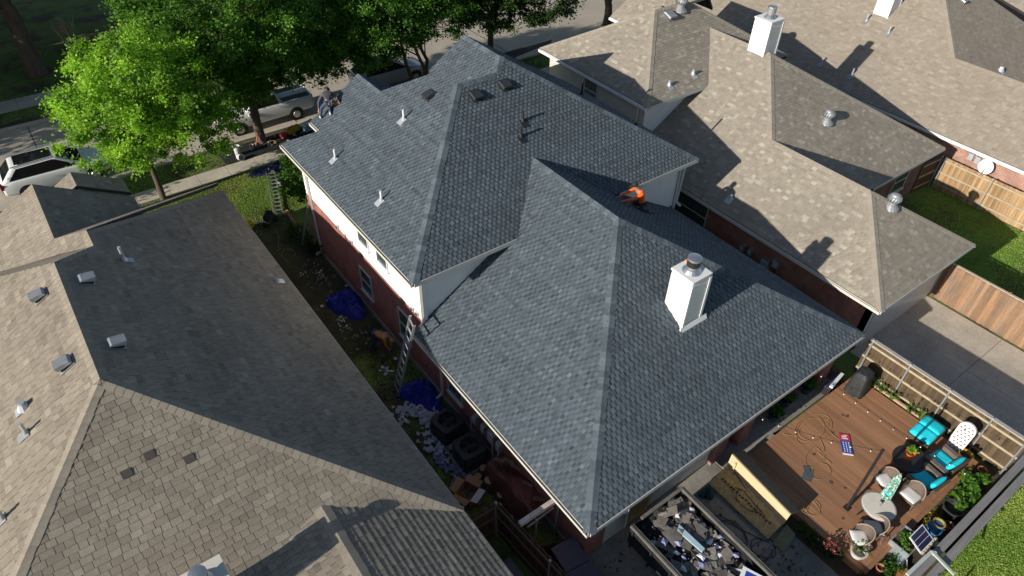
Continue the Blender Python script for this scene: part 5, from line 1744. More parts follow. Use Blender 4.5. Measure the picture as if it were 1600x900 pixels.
def picket_fence(label, p, q, h, side, pm, rm, width=.14, gap=-.006, rails=(.35, 1.0, 1.6), posts=None, post_m=None, cap=None, cap_m=None, notch=True, seed=1, post_r=None, z0=0.0):
    """pickets on one face, rails and posts on the other (side = unit vector towards rails)"""
    p, q, side = Vector(p), Vector(q), Vector(side).normalized()
    r = random.Random(seed)
    t = thing('fence', label, 'fence', p)
    d = (q - p)
    L = d.length
    d.normalize()
    mes = []
    for k in range(5):
        w = width - gap
        hh = h + r.uniform(-.02, .02)
        poly = [(-w / 2, 0, z0), (w / 2, 0, z0), (w / 2, 0, hh - .03), (w / 2 - .03, 0, hh), (-w / 2 + .03, 0, hh), (-w / 2, 0, hh - .03)] if notch else [(-w / 2, 0, z0), (w / 2, 0, z0), (w / 2, 0, hh), (-w / 2, 0, hh)]
        vv = [d * a + Vector((0, 0, c)) for a, b, c in poly]
        mes.append(MB().prism(vv, -side * .018).mesh('picket', pm))
    n = int(L / width)
    for i in range(n):
        o = link('picket', r.choice(mes), t, d * ((i + .5) * L / n) - side * ((i % 2) * .016 + r.uniform(0, .004)))
    for z in rails:
        put('rail', MB().obox(d * (L / 2) + side * .022 + Vector((0, 0, z)), d * (L / 2), side * .02, Vector((0, 0, .042))), rm, t)
    for s in (posts if posts is not None else [i * 2.3 for i in range(int(L / 2.3) + 1)]):
        o = put('post', MB().cyl(d * s + side * .075, d * s + side * .075 + Vector((0, 0, h + .03)), .032, .032, 10) if post_r is None else MB().obox(d * s + side * .09 + Vector((0, 0, h / 2)), d * post_r, side * post_r, Vector((0, 0, h / 2))), post_m or metal, t)
        put('post_cap', MB().lathe([(.042, 0), (.042, .03), (.02, .055)], tuple(d * s + side * .075 + Vector((0, 0, h + .03))), 10), post_m or metal, o)
    if cap:
        put('top_cap', MB().obox(d * (L / 2) + side * .03 + Vector((0, 0, h + .022)), d * (L / 2), side * cap, Vector((0, 0, .02))), cap_m or grey_wood, t)
    return t


picket_fence('dark wooden side fence running back from the corner by the box', (6.5, 8.85, 0), (6.98, 2.5, 0), 1.8, (-1, 0, 0), fence_dark, mat('brown_rail', (.22, .13, .075), .8, .2, 3.0), seed=11, post_m=dull_metal, rails=(.35, 1.05, 1.6))
picket_fence('short dark fence return joining the neighbour wall below the eave', (4.85, 8.95, 0), (6.48, 8.87, 0), 1.8, (0, -1, 0), fence_dark, MATS['brown_rail'], seed=12, post_m=dull_metal, posts=[], rails=(.35, 1.05, 1.6))
bm = thing('gate_beam', 'pale painted timber beam spanning from the side fence to the wall', 'beam', (7.3, 7.9, 0))
put('beam', MB().box(-.72, .72, -.07, .07, 1.78, 1.92), mat('flaking_white_paint', (.50, .47, .42), .75, .2, 5.0), bm)
put('post', MB().cyl((-.2, -.12, 0), (-.2, -.12, 1.75), .035), dull_metal, bm)
put('post', MB().cyl((.62, -.1, 0), (.62, -.1, 2.1), .045), dull_metal, bm)
put('latch_bar', MB().bar((-.5, -.1, 1.6), (.45, -.1, 1.72), .05, .05), dull_metal, bm)
picket_fence('fallen dark fence panel below the pale beam', (7.05, 7.45, 0), (7.95, 7.15, 0), .8, (0, 1, 0), fence_dark, MATS['brown_rail'], seed=13, posts=[], rails=(.2, .6))
shed_m = mat('slate_blue_panel', (.085, .095, .125), .55, .12, 2.0)
sb = thing('storage_box', 'slate blue lidded storage box between side fence and brick corner', 'storage box', (7.55, 6.35, 0), -.12)
put('tub', MB().box(-.36, .36, -.85, .8, 0, .68), shed_m, sb)
put('lid', MB().box(-.40, .40, .0, .84, .684, .76), shed_m, sb)
put('lid', MB().box(-.40, .40, -.9, -.02, .684, .75), shed_m, sb)
for i, (x, y) in enumerate(((6.1, 7.6), (5.9, 6.7), (6.25, 5.9))):
    put('paving_stone', MB().box(x - .25, x + .25, y - .4, y + .4, .0, .06 + .01 * i), concrete_old, label='grey paving stone on the soil inside the side fence', cat='paving stone', group='paving stones inside the side fence')
for i in range(6):
    r = random.Random(70 + i)
    x, y = r.uniform(7.2, 7.7), r.uniform(8.2, 9.0)
    put('wood_scrap', MB().obox((x, y, .05 + .02 * i), Vector((r.uniform(.1, .2), r.uniform(-.1, .1), 0)), Vector((0, .05, 0)), (0, 0, .02)), log_e, label='pale wood offcut on the soil near the pale beam', cat='wood offcut', group='wood offcuts on the soil')
# ---------------------------------------------------------------- deck
deck_m = mat('brown_composite_deck', (.335, .168, .086), .75, .18, 1.2, bump=.15, stretch=(6, .4, 1), objvar=.16)
dk = thing('deck', 'brown plank deck behind the house', 'deck', (17.8, 3.8, 0), world=True)
DX0, DX1, DY0, DY1, DZ = 14.45, 21.05, 1.5, 6.08, .30
np_ = 47
w_ = (DX1 - DX0) / np_
pm_ = MB().box(-w_ / 2 + .003, w_ / 2 - .003, DY0 - .02, DY1, -.03, 0).mesh('plank', deck_m)
for i in range(np_):
    link('plank', pm_, dk, (DX0 + (i + .5) * w_, 0, DZ + RND.uniform(-.002, .002)))
put('fascia', MB().box(DX0, DX1, DY0 - .05, DY0 - .022, .02, DZ - .005), deck_m, dk)
put('fascia', MB().box(DX0 - .03, DX0 - .002, DY0, DY1, .02, DZ - .005), deck_m, dk)
put('border_plank', MB().box(DX0, DX1, DY0 - .16, DY0 - .055, DZ - .035, DZ - .003), deck_m, dk)
put('joists', MB().box(DX0 + .05, DX1 - .05, DY0 + .05, DY1 - .05, .02, DZ - .04), black_m, dk)
put('step', MB().box(14.9, 16.4, 6.1, 6.22, .02, .2), concrete_old, dk)

# ---------------------------------------------------------------- fences of the yard
steel_post = mat('galvanised_post', (.50, .54, .56), .4, .12, 4.0, metal=.6)
picket_fence('weathered plank fence with steel posts and grey cap beside the deck', (21.55, 6.3, 0), (21.55, .62, 0), 1.8, (-1, 0, 0), fence_in, rail_m, seed=31, posts=[.15, 1.6, 3.05, 4.5, 5.6], post_m=steel_post, cap=.075, cap_m=mat('bleached_cap_board', (.42, .38, .33), .8, .15, 4.0), rails=(.3, .95, 1.55), notch=False)
picket_fence('orange stained plank fence along the far side of the driveway', (28.2, 6.75, 0), (28.2, -3.0, 0), 1.85, (1, 0, 0), fence_red, rail_m, seed=32, post_m=fence_red, cap=.05, cap_m=mat('tan_cap_board', (.46, .37, .27), .8, .15, 4.0), rails=(.3, .95, 1.55), notch=False, post_r=.05)
picket_fence('orange brown fence behind the back lawn below the satellite dish', (36.4, 11.5, 0), (36.4, 1.5, 0), 1.75, (-1, 0, 0), mat('bright_orange_fence_wood', (.34, .19, .08), .85, .25, 1.4, bump=.3, c2=(.44, .30, .16), stretch=(3, 3, .4), objvar=.25), rail_m, seed=33, gap=.006, posts=[.1, 2.5, 4.9, 7.3, 9.6], post_m=steel_post, rails=(.3, .95, 1.6), notch=False)
picket_fence('dark return fence in the corner of the back lawn by the brick wall', (34.9, 11.75, 0), (36.4, 11.65, 0), 1.75, (0, -1, 0), fence_dark, rail_m, seed=34, posts=[1.4], post_m=steel_post, rails=(.3, .95, 1.6), notch=False)
picket_fence('dark shaded fence return against the garage corner', (28.15, 6.95, 0), (28.2, 6.75, 0), 1.85, (1, 0, 0), fence_dark, rail_m, seed=35, posts=[], rails=(.3, 1.5), notch=False)

rf = thing('fence', 'grey double capped timber fence between deck garden and lawn', 'fence', (18, .3, 0), world=True)
rm_ = mat('weathered_grey_cap', (.21, .20, .195), .85, .2, 3.0, bump=.3, stretch=(.4, 4, 4))
for (y0, y1) in ((.04, .25), (.32, .53)):
    for (a, b) in ((12.5, 15.02), (15.03, 17.6), (17.61, 20.2), (20.21, 21.6)):
        put('cap_board', MB().box(a, b - .004, y0, y1, 1.85, 1.895), rm_, rf)
pk = [MB().box(-.068, .068, 0, .02, 0, 1.84).mesh('picket', brown_wood) for _ in range(1)][0]
for i in range(64):
    link('picket', pk, rf, (12.6 + i * .14, .06, 0))
for i in range(64):
    link('picket', pk, rf, (12.6 + i * .14, .49, 0))
gt = thing('gate', 'pale steel gate frame standing open across the double capped fence', 'gate', (15.2, .3, 0), world=True)
gm_ = mat('pale_green_steel', (.46, .50, .47), .5, .12, 4.0)
put('gate_frame', MB().bar((15.26, .52, 1.98), (14.1, .56, 1.98), .09, .05).bar((15.26, .54, 2.0), (15.12, -.2, 2.0), .07, .05).bar((14.75, .05, 1.97), (14.6, -.25, 1.6), .07, .03), gm_, gt)
put('gate_post', MB().cyl((15.3, .45, 0), (15.3, .45, 2.02), .045), gm_, gt)
put('gate_board', MB().box(13.9, 15.1, .56, .60, .2, 1.9), osb, gt)
put('white_pole', MB().cyl((14.9, -.55, .06), (15.35, -.5, .9), .03), pvc, label='white pipe end sticking up from the lawn by the gate', cat='pipe')

# planter strip by the fence
tim = mat('pale_edging_timber', (.45, .32, .20), .8, .2, 4.0)
put('edging_timber', MB().box(21.18, 21.26, 2.9, 6.0, 0, .34), tim, label='pale edging timber of the narrow bed along the deck fence', cat='timber')
structure('bed_soil', MB().box(21.07, 21.17, 2.9, 6.0, 0, .26).box(21.27, 21.5, 2.9, 6.0, 0, .2), soil)
structure('garden_bed', MB().box(14.6, 21.4, .56, 1.33, 0, .05).box(13.95, 14.4, 1.2, 6.0, 0, .06), soil)


def blade_plant(name, label, x, y, z, n, h, m, seed, cat='plant', group=None, width=.022, spread=.75):
    r = random.Random(seed)
    t = thing(name, label, cat, (x, y, z), group=group)
    mb = MB()
    for _ in range(n):
        a = r.uniform(0, 6.283)
        L = h * r.uniform(.6, 1.15)
        d = Vector((math.cos(a), math.sin(a), 0))
        s = Vector((-d.y, d.x, 0)) * width * r.uniform(.7, 1.3)
        k = spread * r.uniform(.4, 1.2)
        pts = [Vector((0, 0, 0)) + d * .02, d * (L * .35 * k) + Vector((0, 0, L * .6)), d * (L * .75 * k) + Vector((0, 0, L * .78)), d * (L * 1.1 * k) + Vector((0, 0, L * .62))]
        vs = [pts[0] - s * .5, pts[0] + s * .5, pts[1] - s, pts[1] + s, pts[2] - s * .8, pts[2] + s * .8, pts[3]]
        mb.add(vs, [(0, 1, 3, 2), (2, 3, 5, 4), (4, 5, 6)], r.random())
    put('leaves', mb, m, t)
    return t


LFB = leaf_mat('strap_leaf', (.05, .10, .02), (.22, .30, .08), .35)
for i, (y, n) in enumerate(((5.4, 24), (5.05, 26), (4.6, 30), (3.9, 26), (3.5, 26), (5.75, 16))):
    blade_plant('strap_leaf_plant', 'variegated strap leaved plant in the narrow bed by the deck fence', 21.15, y, .25, n, .42, LFB, 50 + i, group='strap leaved plants')


# ---------------------------------------------------------------- furniture
wick_m = mat('brown_wicker', (.095, .058, .036), .7, .25, 18.0, bump=.7)
wick_g = mat('grey_brown_wicker', (.15, .11, .085), .7, .25, 18.0, bump=.7)
turq = mat('turquoise_cushion', (.012, .66, .78), .8, .10, 3.0, bump=.1)
pale_c = mat('pale_grey_cushion', (.66, .64, .61), .85, .08, 6.0)


def cushion(name, parent, c, hx_, hy_, hz_, m, rot=(0, 0, 0), seed=0):
    """puffed cushion: rounded slab"""
    n = 8
    vs, fs = [], []
    for top in (1, -1):
        for j in range(n + 1):
            for i in range(n + 1):
                u, v = 2 * i / n - 1, 2 * j / n - 1
                k = (1 - abs(u) ** 4) * (1 - abs(v) ** 4)
                q = 1 - .04 * (abs(u * v)) ** 2
                vs.append((hx_ * u * q, hy_ * v * q, top * hz_ * (.25 + .75 * k ** .5)))
    m1 = (n + 1) ** 2
    for j in range(n):
        for i in range(n):
            k = j * (n + 1) + i
            fs.append((k, k + 1, k + n + 2, k + n + 1))
            fs.append((m1 + k, m1 + k + n + 1, m1 + k + n + 2, m1 + k + 1))
    ring = [i for i in range(n + 1)] + [(j + 1) * (n + 1) - 1 for j in range(1, n + 1)] + [n * (n + 1) + i for i in range(n - 1, -1, -1)] + [j * (n + 1) for j in range(n - 1, 0, -1)]
    for a, b in zip(ring, ring[1:] + ring[:1]):
        fs.append((a, m1 + a, m1 + b, b))
    o = put(name, MB().add(vs, fs), m, parent, smooth=True)
    o.location = c
    o.rotation_euler = rot
    return o


ot = thing('footstool', 'large wicker footstool with bright turquoise cushion by the fence', 'footstool', (20.45, 3.0, DZ), 0.0)
put('frame', MB().box(-.58, .58, -.38, .38, .08, .36), wick_m, ot)
for sx in (-1, 1):
    for sy in (-1, 1):
        put('leg', MB().box(sx * .52 - .04, sx * .52 + .04, sy * .32 - .04, sy * .32 + .04, 0, .08), wick_m, ot)
cushion('cushion', ot, (-.28, 0, .45), .30, .36, .08, turq, (0, -.10, 0))
cushion('cushion', ot, (.29, 0, .47), .30, .36, .08, turq, (0, .10, 0))

ib = thing('ironing_board', 'upright board in a white cover printed with small dark triangles', 'ironing board', (20.6, 2.12, DZ), 0.0)
ol, n = [], 14
for i in range(n + 1):
    a = math.pi * i / n
    ol.append((math.cos(a) * .27, 1.15 + .27 * math.sin(a)))
ol += [(-.26, .6), (-.22, .06), (.22, .06), (.26, .6)]
lean = .16
pt = lambda u, w, off=0.0: (lean * w + off, u, w)
ibm = mat('white_printed_cloth', (.70, .66, .66), .8, .05, 6.0)
put('cover', MB().prism([pt(u, w, -.035) for u, w in ol], (.07, 0, 0)), ibm, ib)
tri = MB()
r_ = random.Random(3)
for j in range(10):
    for i in range(4):
        u, w = -.2 + .125 * i + (.06 if j % 2 else 0), .16 + .12 * j
        if abs(u) < .23 and w < 1.3:
            s = .045
            tri.add([pt(u - s, w, -.038), pt(u + s, w, -.038), pt(u, w + .05, -.038)], [(0, 1, 2)])
put('print', tri, darkcloth, ib, kind='stuff')
put('leg_frame', MB().bar((.06, -.15, 0), (.2, -.15, 1.0), .025, .025).bar((.06, .15, 0), (.2, .15, 1.0), .025, .025), dull_metal, ib)

tb = thing('oval_table', 'dark oval outdoor table holding the orange potted plant', 'table', (18.85, 2.72, DZ), 0.0)
dark_top = mat('dark_brown_tabletop', (.028, .022, .019), .45, .2, 4.0)
put('table_top', MB().lathe([(.60, .40), (.62, .43), (.60, .46)], (0, 0, 0), 28, sx=1.0, sy=.85), dark_top, tb)
put('skirt', MB().lathe([(.50, .03), (.54, .39)], (0, 0, 0), 22, sx=1.0, sy=.85), wick_m, tb)
op = thing('potted_plant', 'green plant in an orange pot on the dark oval table', 'potted plant', (18.95, 2.82, DZ + .465))
org_pot = mat('orange_pot', (.72, .16, .03), .45, .1, 4.0)
put('pot', MB().lathe([(.09, 0), (.15, .14), (.16, .14), (.14, .12), (.09, .02)], (0, 0, 0), 18), org_pot, op)
P_, T_, _c = crown_points([((0, 0, .27), (.14, .14, .13))], 26, 18, .08, 77, .2, .15)
P_ = P_ * 1.0
link('foliage', leaf_mesh('foliage', P_, .035, LF1, 77, tone=T_), op)


def armchair(label, x, y, rz):
    """low wicker club chair, facing +y in its own frame"""
    t = thing('club_chair', label, 'armchair', (x, y, DZ), rz, 'turquoise club chairs')
    put('base', MB().box(-.38, .38, -.36, .36, .06, .30), wick_m, t)
    for s in (-1, 1):
        put('arm', MB().box(s * .44 - .075, s * .44 + .075, -.40, .38, .05, .56), wick_g, t)
        put('leg', MB().box(s * .44 - .05, s * .44 + .05, .30, .38, 0, .05), wick_m, t)
    put('backrest', MB().prism([(-.40, -.40, .05), (-.40, -.52, .72), (-.40, -.44, .74), (-.40, -.30, .06)], (.80, 0, 0)), wick_m, t)
    cushion('seat_cushion', t, (0, .03, .37), .34, .36, .075, turq)
    cushion('back_cushion', t, (0, -.30, .62), .34, .24, .085, turq, (-1.25, 0, 0))
    return t


armchair('brown wicker club chair with turquoise cushions nearest the fence', 19.72, 2.02, -.12)
armchair('brown wicker club chair with turquoise cushions behind the pale chair', 18.52, 2.0, -.12)


def wicker_chair(label, x, y, rz):
    """dining chair with curved wrap-round back, facing +y"""
    t = thing('dining_chair', label, 'chair', (x, y, DZ), rz, 'pale cushioned dining chairs')
    for sx in (-1, 1):
        for sy in (-1, 1):
            put('leg', MB().bar((sx * .25, sy * .24, 0), (sx * .24, sy * .23, .40), .035, .035), wick_g, t)
    put('seat', MB().box(-.29, .29, -.27, .29, .38, .44), wick_g, t)
    back = MB()
    n = 12
    vs, fs = [], []
    for i in range(n + 1):
        a = math.pi + math.pi * i / n
        cx, cy = .31 * math.cos(a), .30 * math.sin(a) * 1.05 + .06
        hh = .62 + .24 * math.sin(math.pi * i / n)
        for (k, z) in ((1.0, .42), (1.08, hh), (1.0, hh), (.93, .42)):
            vs.append((cx * k, (cy - .06) * k + .06, z))
    for i in range(n):
        for q in range(4):
            fs.append((i * 4 + q, (i + 1) * 4 + q, (i + 1) * 4 + (q + 1) % 4, i * 4 + (q + 1) % 4))
    put('backrest', MB().add(vs, fs), wick_g, t)
    put('top_rail', MB().tube([(1.06 * .31 * math.cos(math.pi + math.pi * i / n), 1.06 * .315 * math.sin(math.pi + math.pi * i / n) + .06, .635 + .24 * math.sin(math.pi * i / n)) for i in range(n + 1)], .02, 6), mat('pale_rattan', (.33, .26, .19), .6, .15, 6.0), t)
    cushion('seat_cushion', t, (0, .03, .475), .25, .25, .045, pale_c)
    return t


wicker_chair('pale cushioned dining chair behind the closed green parasol', 17.42, 2.72, 1.2)
wicker_chair('pale cushioned dining chair at the deck edge beside the club chairs', 17.6, 1.95, 1.5)
wicker_chair('pale cushioned dining chair below the round table, nearest it', 15.62, 1.98, .9)
wicker_chair('pale cushioned dining chair outermost, beside the white plant pot', 14.98, 2.05, .9)

rt = thing('round_table', 'round cream garden table with the parasol pole through its centre', 'table', (16.18, 2.3, DZ))
cream_top = mat('cream_stone_top', (.70, .64, .54), .6, .1, 2.0)
put('table_top', MB().lathe([(.47, .66), (.50, .68), (.50, .70), (.47, .715)], (0, 0, 0), 36), cream_top, rt)
put('rim', MB().tube([(.505 * math.cos(6.2832 * i / 36), .505 * math.sin(6.2832 * i / 36), .69) for i in range(37)], .016, 6), dull_metal, rt)
for a in (.6, 2.2, 3.7, 5.3):
    put('leg', MB().bar((.4 * math.cos(a), .4 * math.sin(a), 0), (.2 * math.cos(a), .2 * math.sin(a), .66), .035, .035), black_m, rt)
um = thing('parasol', 'closed parasol in green patterned cloth standing in the round table', 'parasol', (16.18, 2.3, DZ))
put('pole', MB().cyl((0, 0, 0), (0, 0, 2.45), .024), dull_metal, um)
put('crank', MB().cyl((0, 0, 1.05), (-.1, 0, 1.08), .02).obox((0, 0, 1.05), (.05, 0, 0), (0, .05, 0), (0, 0, .06)), black_m, um)


def pattern_mat():
    m, nt, b = _nodes('green_leaf_print')
    n = _noise(nt, 16.0, 3.0, .7)
    r = _ramp(nt, n.outputs['Fac'], [(.42, (.03, .17, .12)), (.5, (.16, .36, .28)), (.6, (.55, .62, .56))])
    nt.links.new(r.outputs[0], b.inputs['Base Color'])
    b.inputs['Roughness'].default_value = .8
    return m


prof = [(.09, 1.18), (.13, 1.22), (.12, 1.5), (.10, 1.9), (.085, 2.15), (.04, 2.38), (.02, 2.42)]
cv, cf = [], []
for k, (rr, z) in enumerate(prof):
    for i in range(24):
        a = 6.2832 * i / 24
        q = rr * (1.0 + (.22 if i % 3 == 0 else -.12))
        cv.append((q * math.cos(a), q * math.sin(a), z))
for k in range(len(prof) - 1):
    for i in range(24):
        j = (i + 1) % 24
        cf.append((k * 24 + i, k * 24 + j, (k + 1) * 24 + j, (k + 1) * 24 + i))
put('folded_canopy', MB().add(cv, cf), pattern_mat(), um)
put('tie', MB().lathe([(.135, 0), (.138, .05)], (0, 0, 1.5), 20), turq, um)

gr = thing('covered_grill', 'barbecue under a black cover at the corner of deck and fence', 'barbecue', (20.48, 5.62, DZ), .1)
vs, fs = [], []
r_ = random.Random(8)
sec = [(0.0, .42, .34), (.3, .40, .32), (.65, .37, .29), (.9, .34, .26), (1.0, .24, .17), (1.02, .05, .04)]
n = 28
for (z, a, b) in sec:
    for i in range(n):
        t = 6.2832 * i / n
        k = 1 / max(abs(math.cos(t)), abs(math.sin(t))) ** .75
        f = 1 + .05 * math.sin(i * 2.6 + z) * (1 - z)
        vs.append((a * k * math.cos(t) * f, b * k * math.sin(t) * f, z + r_.uniform(-.01, .01)))
for q in range(len(sec) - 1):
    for i in range(n):
        j = (i + 1) % n
        fs.append((q * n + i, q * n + j, (q + 1) * n + j, (q + 1) * n + i))
fs.append(tuple(range((len(sec) - 1) * n, len(sec) * n)))
put('cover', MB().add(vs, fs), mat('black_cover_cloth', (.028, .031, .032), .6, .25, 4.0, bump=.2), gr)
put('hem', MB().tube([(vs[i][0] * 1.01, vs[i][1] * 1.01, .03) for i in list(range(n)) + [0]], .012, 5), black_m, gr)
bn = thing('bench', 'narrow dark bench with a pale folded pad against the brick pillar', 'bench', (19.95, 6.3, .12), .15)
put('seat', MB().box(-.55, .45, -.14, .14, .42, .48), mat('navy_pad', (.03, .03, .07), .7, .2, 5.0), bn)
put('pad', MB().box(-.5, .42, -.16, -.04, .482, .56), pvc, bn)
for s in (-.48, .38):
    put('leg', MB().box(s - .03, s + .03, -.12, .12, 0, .42), black_m, bn)

navy_pot = mat('navy_glazed_pot', (.02, .04, .075), .3, .2, 3.0)
for i, (x, y, lab) in enumerate(((16.95, 6.62, 'leafy plant in a navy pot under the porch, nearest the left pillar'), (17.85, 6.8, 'leafy plant in a navy pot under the porch, middle of three'), (19.0, 6.72, 'leafy plant in a navy pot under the porch, nearest the bench'))):
    t = thing('potted_plant', lab, 'potted plant', (x, y, .13))
    put('pot', MB().lathe([(.15, 0), (.22, .3), (.24, .3), (.24, .34), (.20, .34), (.17, .05)], (0, 0, 0), 18), navy_pot, t)
    P_, T_, _c = crown_points([((0, -.05, 1.05), (.22, .22, .12))], 26, 22, .14, 90 + i, .2)
    P_[:, 2] -= .48
    link('foliage', leaf_mesh('foliage', P_, .05, LF4, 90 + i, tone=T_), t)

# ---------------------------------------------------------------- rear garden bed
yp = thing('plant_pot', 'big yellow rimmed pot in the corner behind the club chair', 'plant pot', (20.62, 1.72, DZ))
put('shell', MB().lathe([(.16, 0), (.22, .32), (.24, .36), (.24, .38), (.19, .38), (.17, .2)], (0, 0, 0), 22), mat('yellow_glazed_pot', (.55, .33, .05), .4, .15, 4.0), yp)
put('soil', MB().lathe([(.17, .24), (.175, .26)], (0, 0, 0), 16), soil, yp)
bp_ = thing('plant_pot', 'large black plastic tub among the leafy plants of the rear bed', 'plant pot', (18.55, .93, .05))
put('shell', MB().lathe([(.24, 0), (.31, .4), (.33, .4), (.33, .43), (.29, .43), (.26, .15)], (0, 0, 0), 24), mat('black_tub', (.045, .046, .048), .5, .2, 4.0), bp_)
put('soil', MB().lathe([(.26, .2), (.265, .22)], (0, 0, 0), 16), soil, bp_)
ur = thing('glazed_urn', 'blue glazed urn with a yellow rim among the pebbles', 'urn', (17.5, .92, .05))
put('shell', MB().lathe([(.12, 0), (.2, .15), (.23, .32), (.19, .48), (.16, .52)], (0, 0, 0), 22), mat('blue_glaze', (.02, .17, .42), .25, .35, 6.0), ur, smooth=True)
put('rim', MB().lathe([(.155, .50), (.19, .56), (.19, .585), (.15, .585), (.13, .46)], (0, 0, 0), 22), mat('mustard_glaze', (.34, .27, .08), .35, .25, 5.0), ur)
for i, (x, y, h, lab_) in enumerate(((19.7, 1.0, .45, 'broad leaved green plant in the middle of the rear bed clump'), (19.1, 1.1, .4, 'broad leaved green plant against the deck edge near the black tub'), (20.3, .95, .4, 'broad leaved green plant nearest the fence corner of the rear bed'), (19.4, .78, .42, 'broad leaved green plant close to the double capped fence'), (20.0, 1.2, .35, 'broad leaved green plant tucked behind the club chair nearest the fence'), (18.9, .75, .35, 'small broad leaved plant between black tub and double capped fence'))):
    t = thing('broad_leaf_plant', lab_, 'plant', (x, y, .05), group='broad leaved plants')
    P_, T_, _c = crown_points([((0, 0, h), (.25, .22, .2))], 26, 9, .13, 200 + i, .25, .1)
    link('leaves', leaf_mesh('leaves', P_, .075, LF2, 200 + i, up=1.6, tone=np.clip(T_ + .25, 0, 1)), t)
    mb = MB()
    for c in _c[:8]:
        mb.tube([(0, 0, 0), (c[0] * .6, c[1] * .6, .18), (c[0], c[1], max(.1, c[2]))], [.012, .01, .006], 4)
    put('stem', mb, LF4, t)
peb = mat('cream_pebble', (.50, .42, .30), .7, .25, 6.0, objvar=.3)
pm2 = [MB().lathe([(.03, 0), (.07, .02), (.08, .05), (.06, .08), (.02, .095)], (0, 0, 0), 8).mesh('pebble', peb) for _ in range(1)][0]
r_ = random.Random(14)
for i in range(46):
    o = link('pebble', pm2, None, (r_.uniform(16.55, 17.4), r_.uniform(.58, .88), .05))
    s_ = r_.uniform(.5, 1.1)
    o.scale = (s_, s_ * r_.uniform(.7, 1.2), s_ * .9)
    o.rotation_euler = (0, 0, r_.uniform(0, 6))
    tag(o, 'cream pebble in the heap between solar panel and urn', 'pebble', 'pebbles in the rear bed')
so = thing('solar_panel', 'white framed tilted solar panel standing over the planter', 'solar panel', (16.32, .95, 0), 0.0)
fr = [Vector((-.38, -.24, .82)), Vector((.34, -.24, .82)), Vector((.44, .24, .95)), (Vector((-.28, .24, .95)))]
put('frame', MB().prism(fr, (0, 0, -.035)), pvc, so)
cc = sum(fr, Vector()) / 4
pn = put('panel', MB().prism([cc + (p - cc) * .88 + Vector((0, 0, .004)) for p in fr], (0, 0, -.01)), glass_mat('solar_cells', (.03, .03, .085), .12), so)
lines = MB()
for k in (1 / 3, 2 / 3):
    a = fr[0].lerp(fr[3], k)
    b = fr[1].lerp(fr[2], k)
    lines.bar(cc + (a - cc) * .88 + Vector((0, 0, .006)), cc + (b - cc) * .88 + Vector((0, 0, .006)), .010, .003)
put('cell_line', lines, pvc, pn)
put('post', MB().cyl((0, 0, 0), (0, 0, .83), .03), dull_metal, so)
plr = thing('raised_planter', 'galvanised raised planter with seedlings in front of the solar panel', 'planter', (16.27, 1.2, 0))
for (a, b, c, d) in ((-.42, .42, -.31, -.28), (-.42, .42, .28, .31), (-.42, -.39, -.28, .28), (.39, .42, -.28, .28)):
    put('side', MB().box(a, b, c, d, 0, .52), steel_post, plr)
put('soil', MB().box(-.39, .39, -.28, .28, .3, .44), soil, plr)
P_, T_, _c = crown_points([((-.2, -.05, 1.0), (.16, .18, .08)), ((.12, .08, 1.0), (.2, .16, .08))], 22, 14, .1, 300, .2)
P_[:, 2] -= .48
link('seedlings', leaf_mesh('seedlings', P_, .05, LF2, 300, tone=T_), plr)
wpot = thing('potted_plant', 'pale pot of strap leaved plant at the deck corner', 'potted plant', (14.72, 1.85, DZ))
put('pot', MB().lathe([(.16, 0), (.23, .24), (.25, .24), (.25, .27), (.2, .27), (.17, .05)], (0, 0, 0), 20), offwhite, wpot)
bl_ = blade_plant('tmp', 'tmp', 14.72, 1.85, DZ + .2, 26, .42, LFB, 71, width=.035)
for ch_ in list(bl_.children):
    ch_.parent = wpot
    ch_.location = (0, 0, .22)
bpy.data.objects.remove(bl_)
sf = shrub('flowering_shrub', 'dark shrub with red pink blooms beside the deck planks', (14.2, 2.45, .05), [((14.15, 2.4, .35), (.2, .4, .22)), ((14.15, 3.1, .25), (.18, .5, .15))], 46, 40, .14, .035, LF3, 310)
P_, T_, _c = crown_points([((.0, .0, 1.05), (.22, .3, .1))], 22, 12, .08, 311, .3)
P_[:, 2] -= .55
link('blossom', leaf_mesh('blossom', P_, .03, leaf_mat('pink_petal', (.40, .05, .07), (.55, .16, .16), .25), 311), sf)
shrub('flowering_shrub', 'yellow flowering clump below the deck edge beside the black tub', (18.0, 1.12, .05), [((17.9, 1.15, .15), (.7, .12, .10))], 30, 26, .09, .026, leaf_mat('yellow_petal', (.20, .20, .02), (.55, .38, .04), .3), 312)
shrub('low_bush', 'tangled green growth at the foot of the deck near the raised planter', (15.3, 1.0, .02), [((15.3, 1.0, .2), (.5, .3, .15))], 40, 35, .14, .035, LF4, 313)
sk = thing('compost_bag', 'pale blue plastic sack slumped beside the raised planter', 'sack', (15.72, .98, 0), .5)
put('sack', MB().lathe([(.14, 0), (.2, .06), (.2, .16), (.12, .24), (.03, .27)], (0, 0, 0), 12, sx=1.5, sy=.8), mat('pale_blue_sack', (.42, .50, .60), .5, .2, 5.0), sk)
put('label_print', MB().obox((0, -.17, .14), (.12, 0, 0), (0, .008, .03), (0, -.03, .06)), white, sk)
cr_ = thing('timber_block', 'orange brown timber offcut below the pale sack', 'timber', (15.35, .72, 0), .2)
put('block', MB().box(-.3, .3, -.12, .12, 0, .22), mat('orange_timber', (.36, .16, .06), .8, .2, 4.0), cr_)

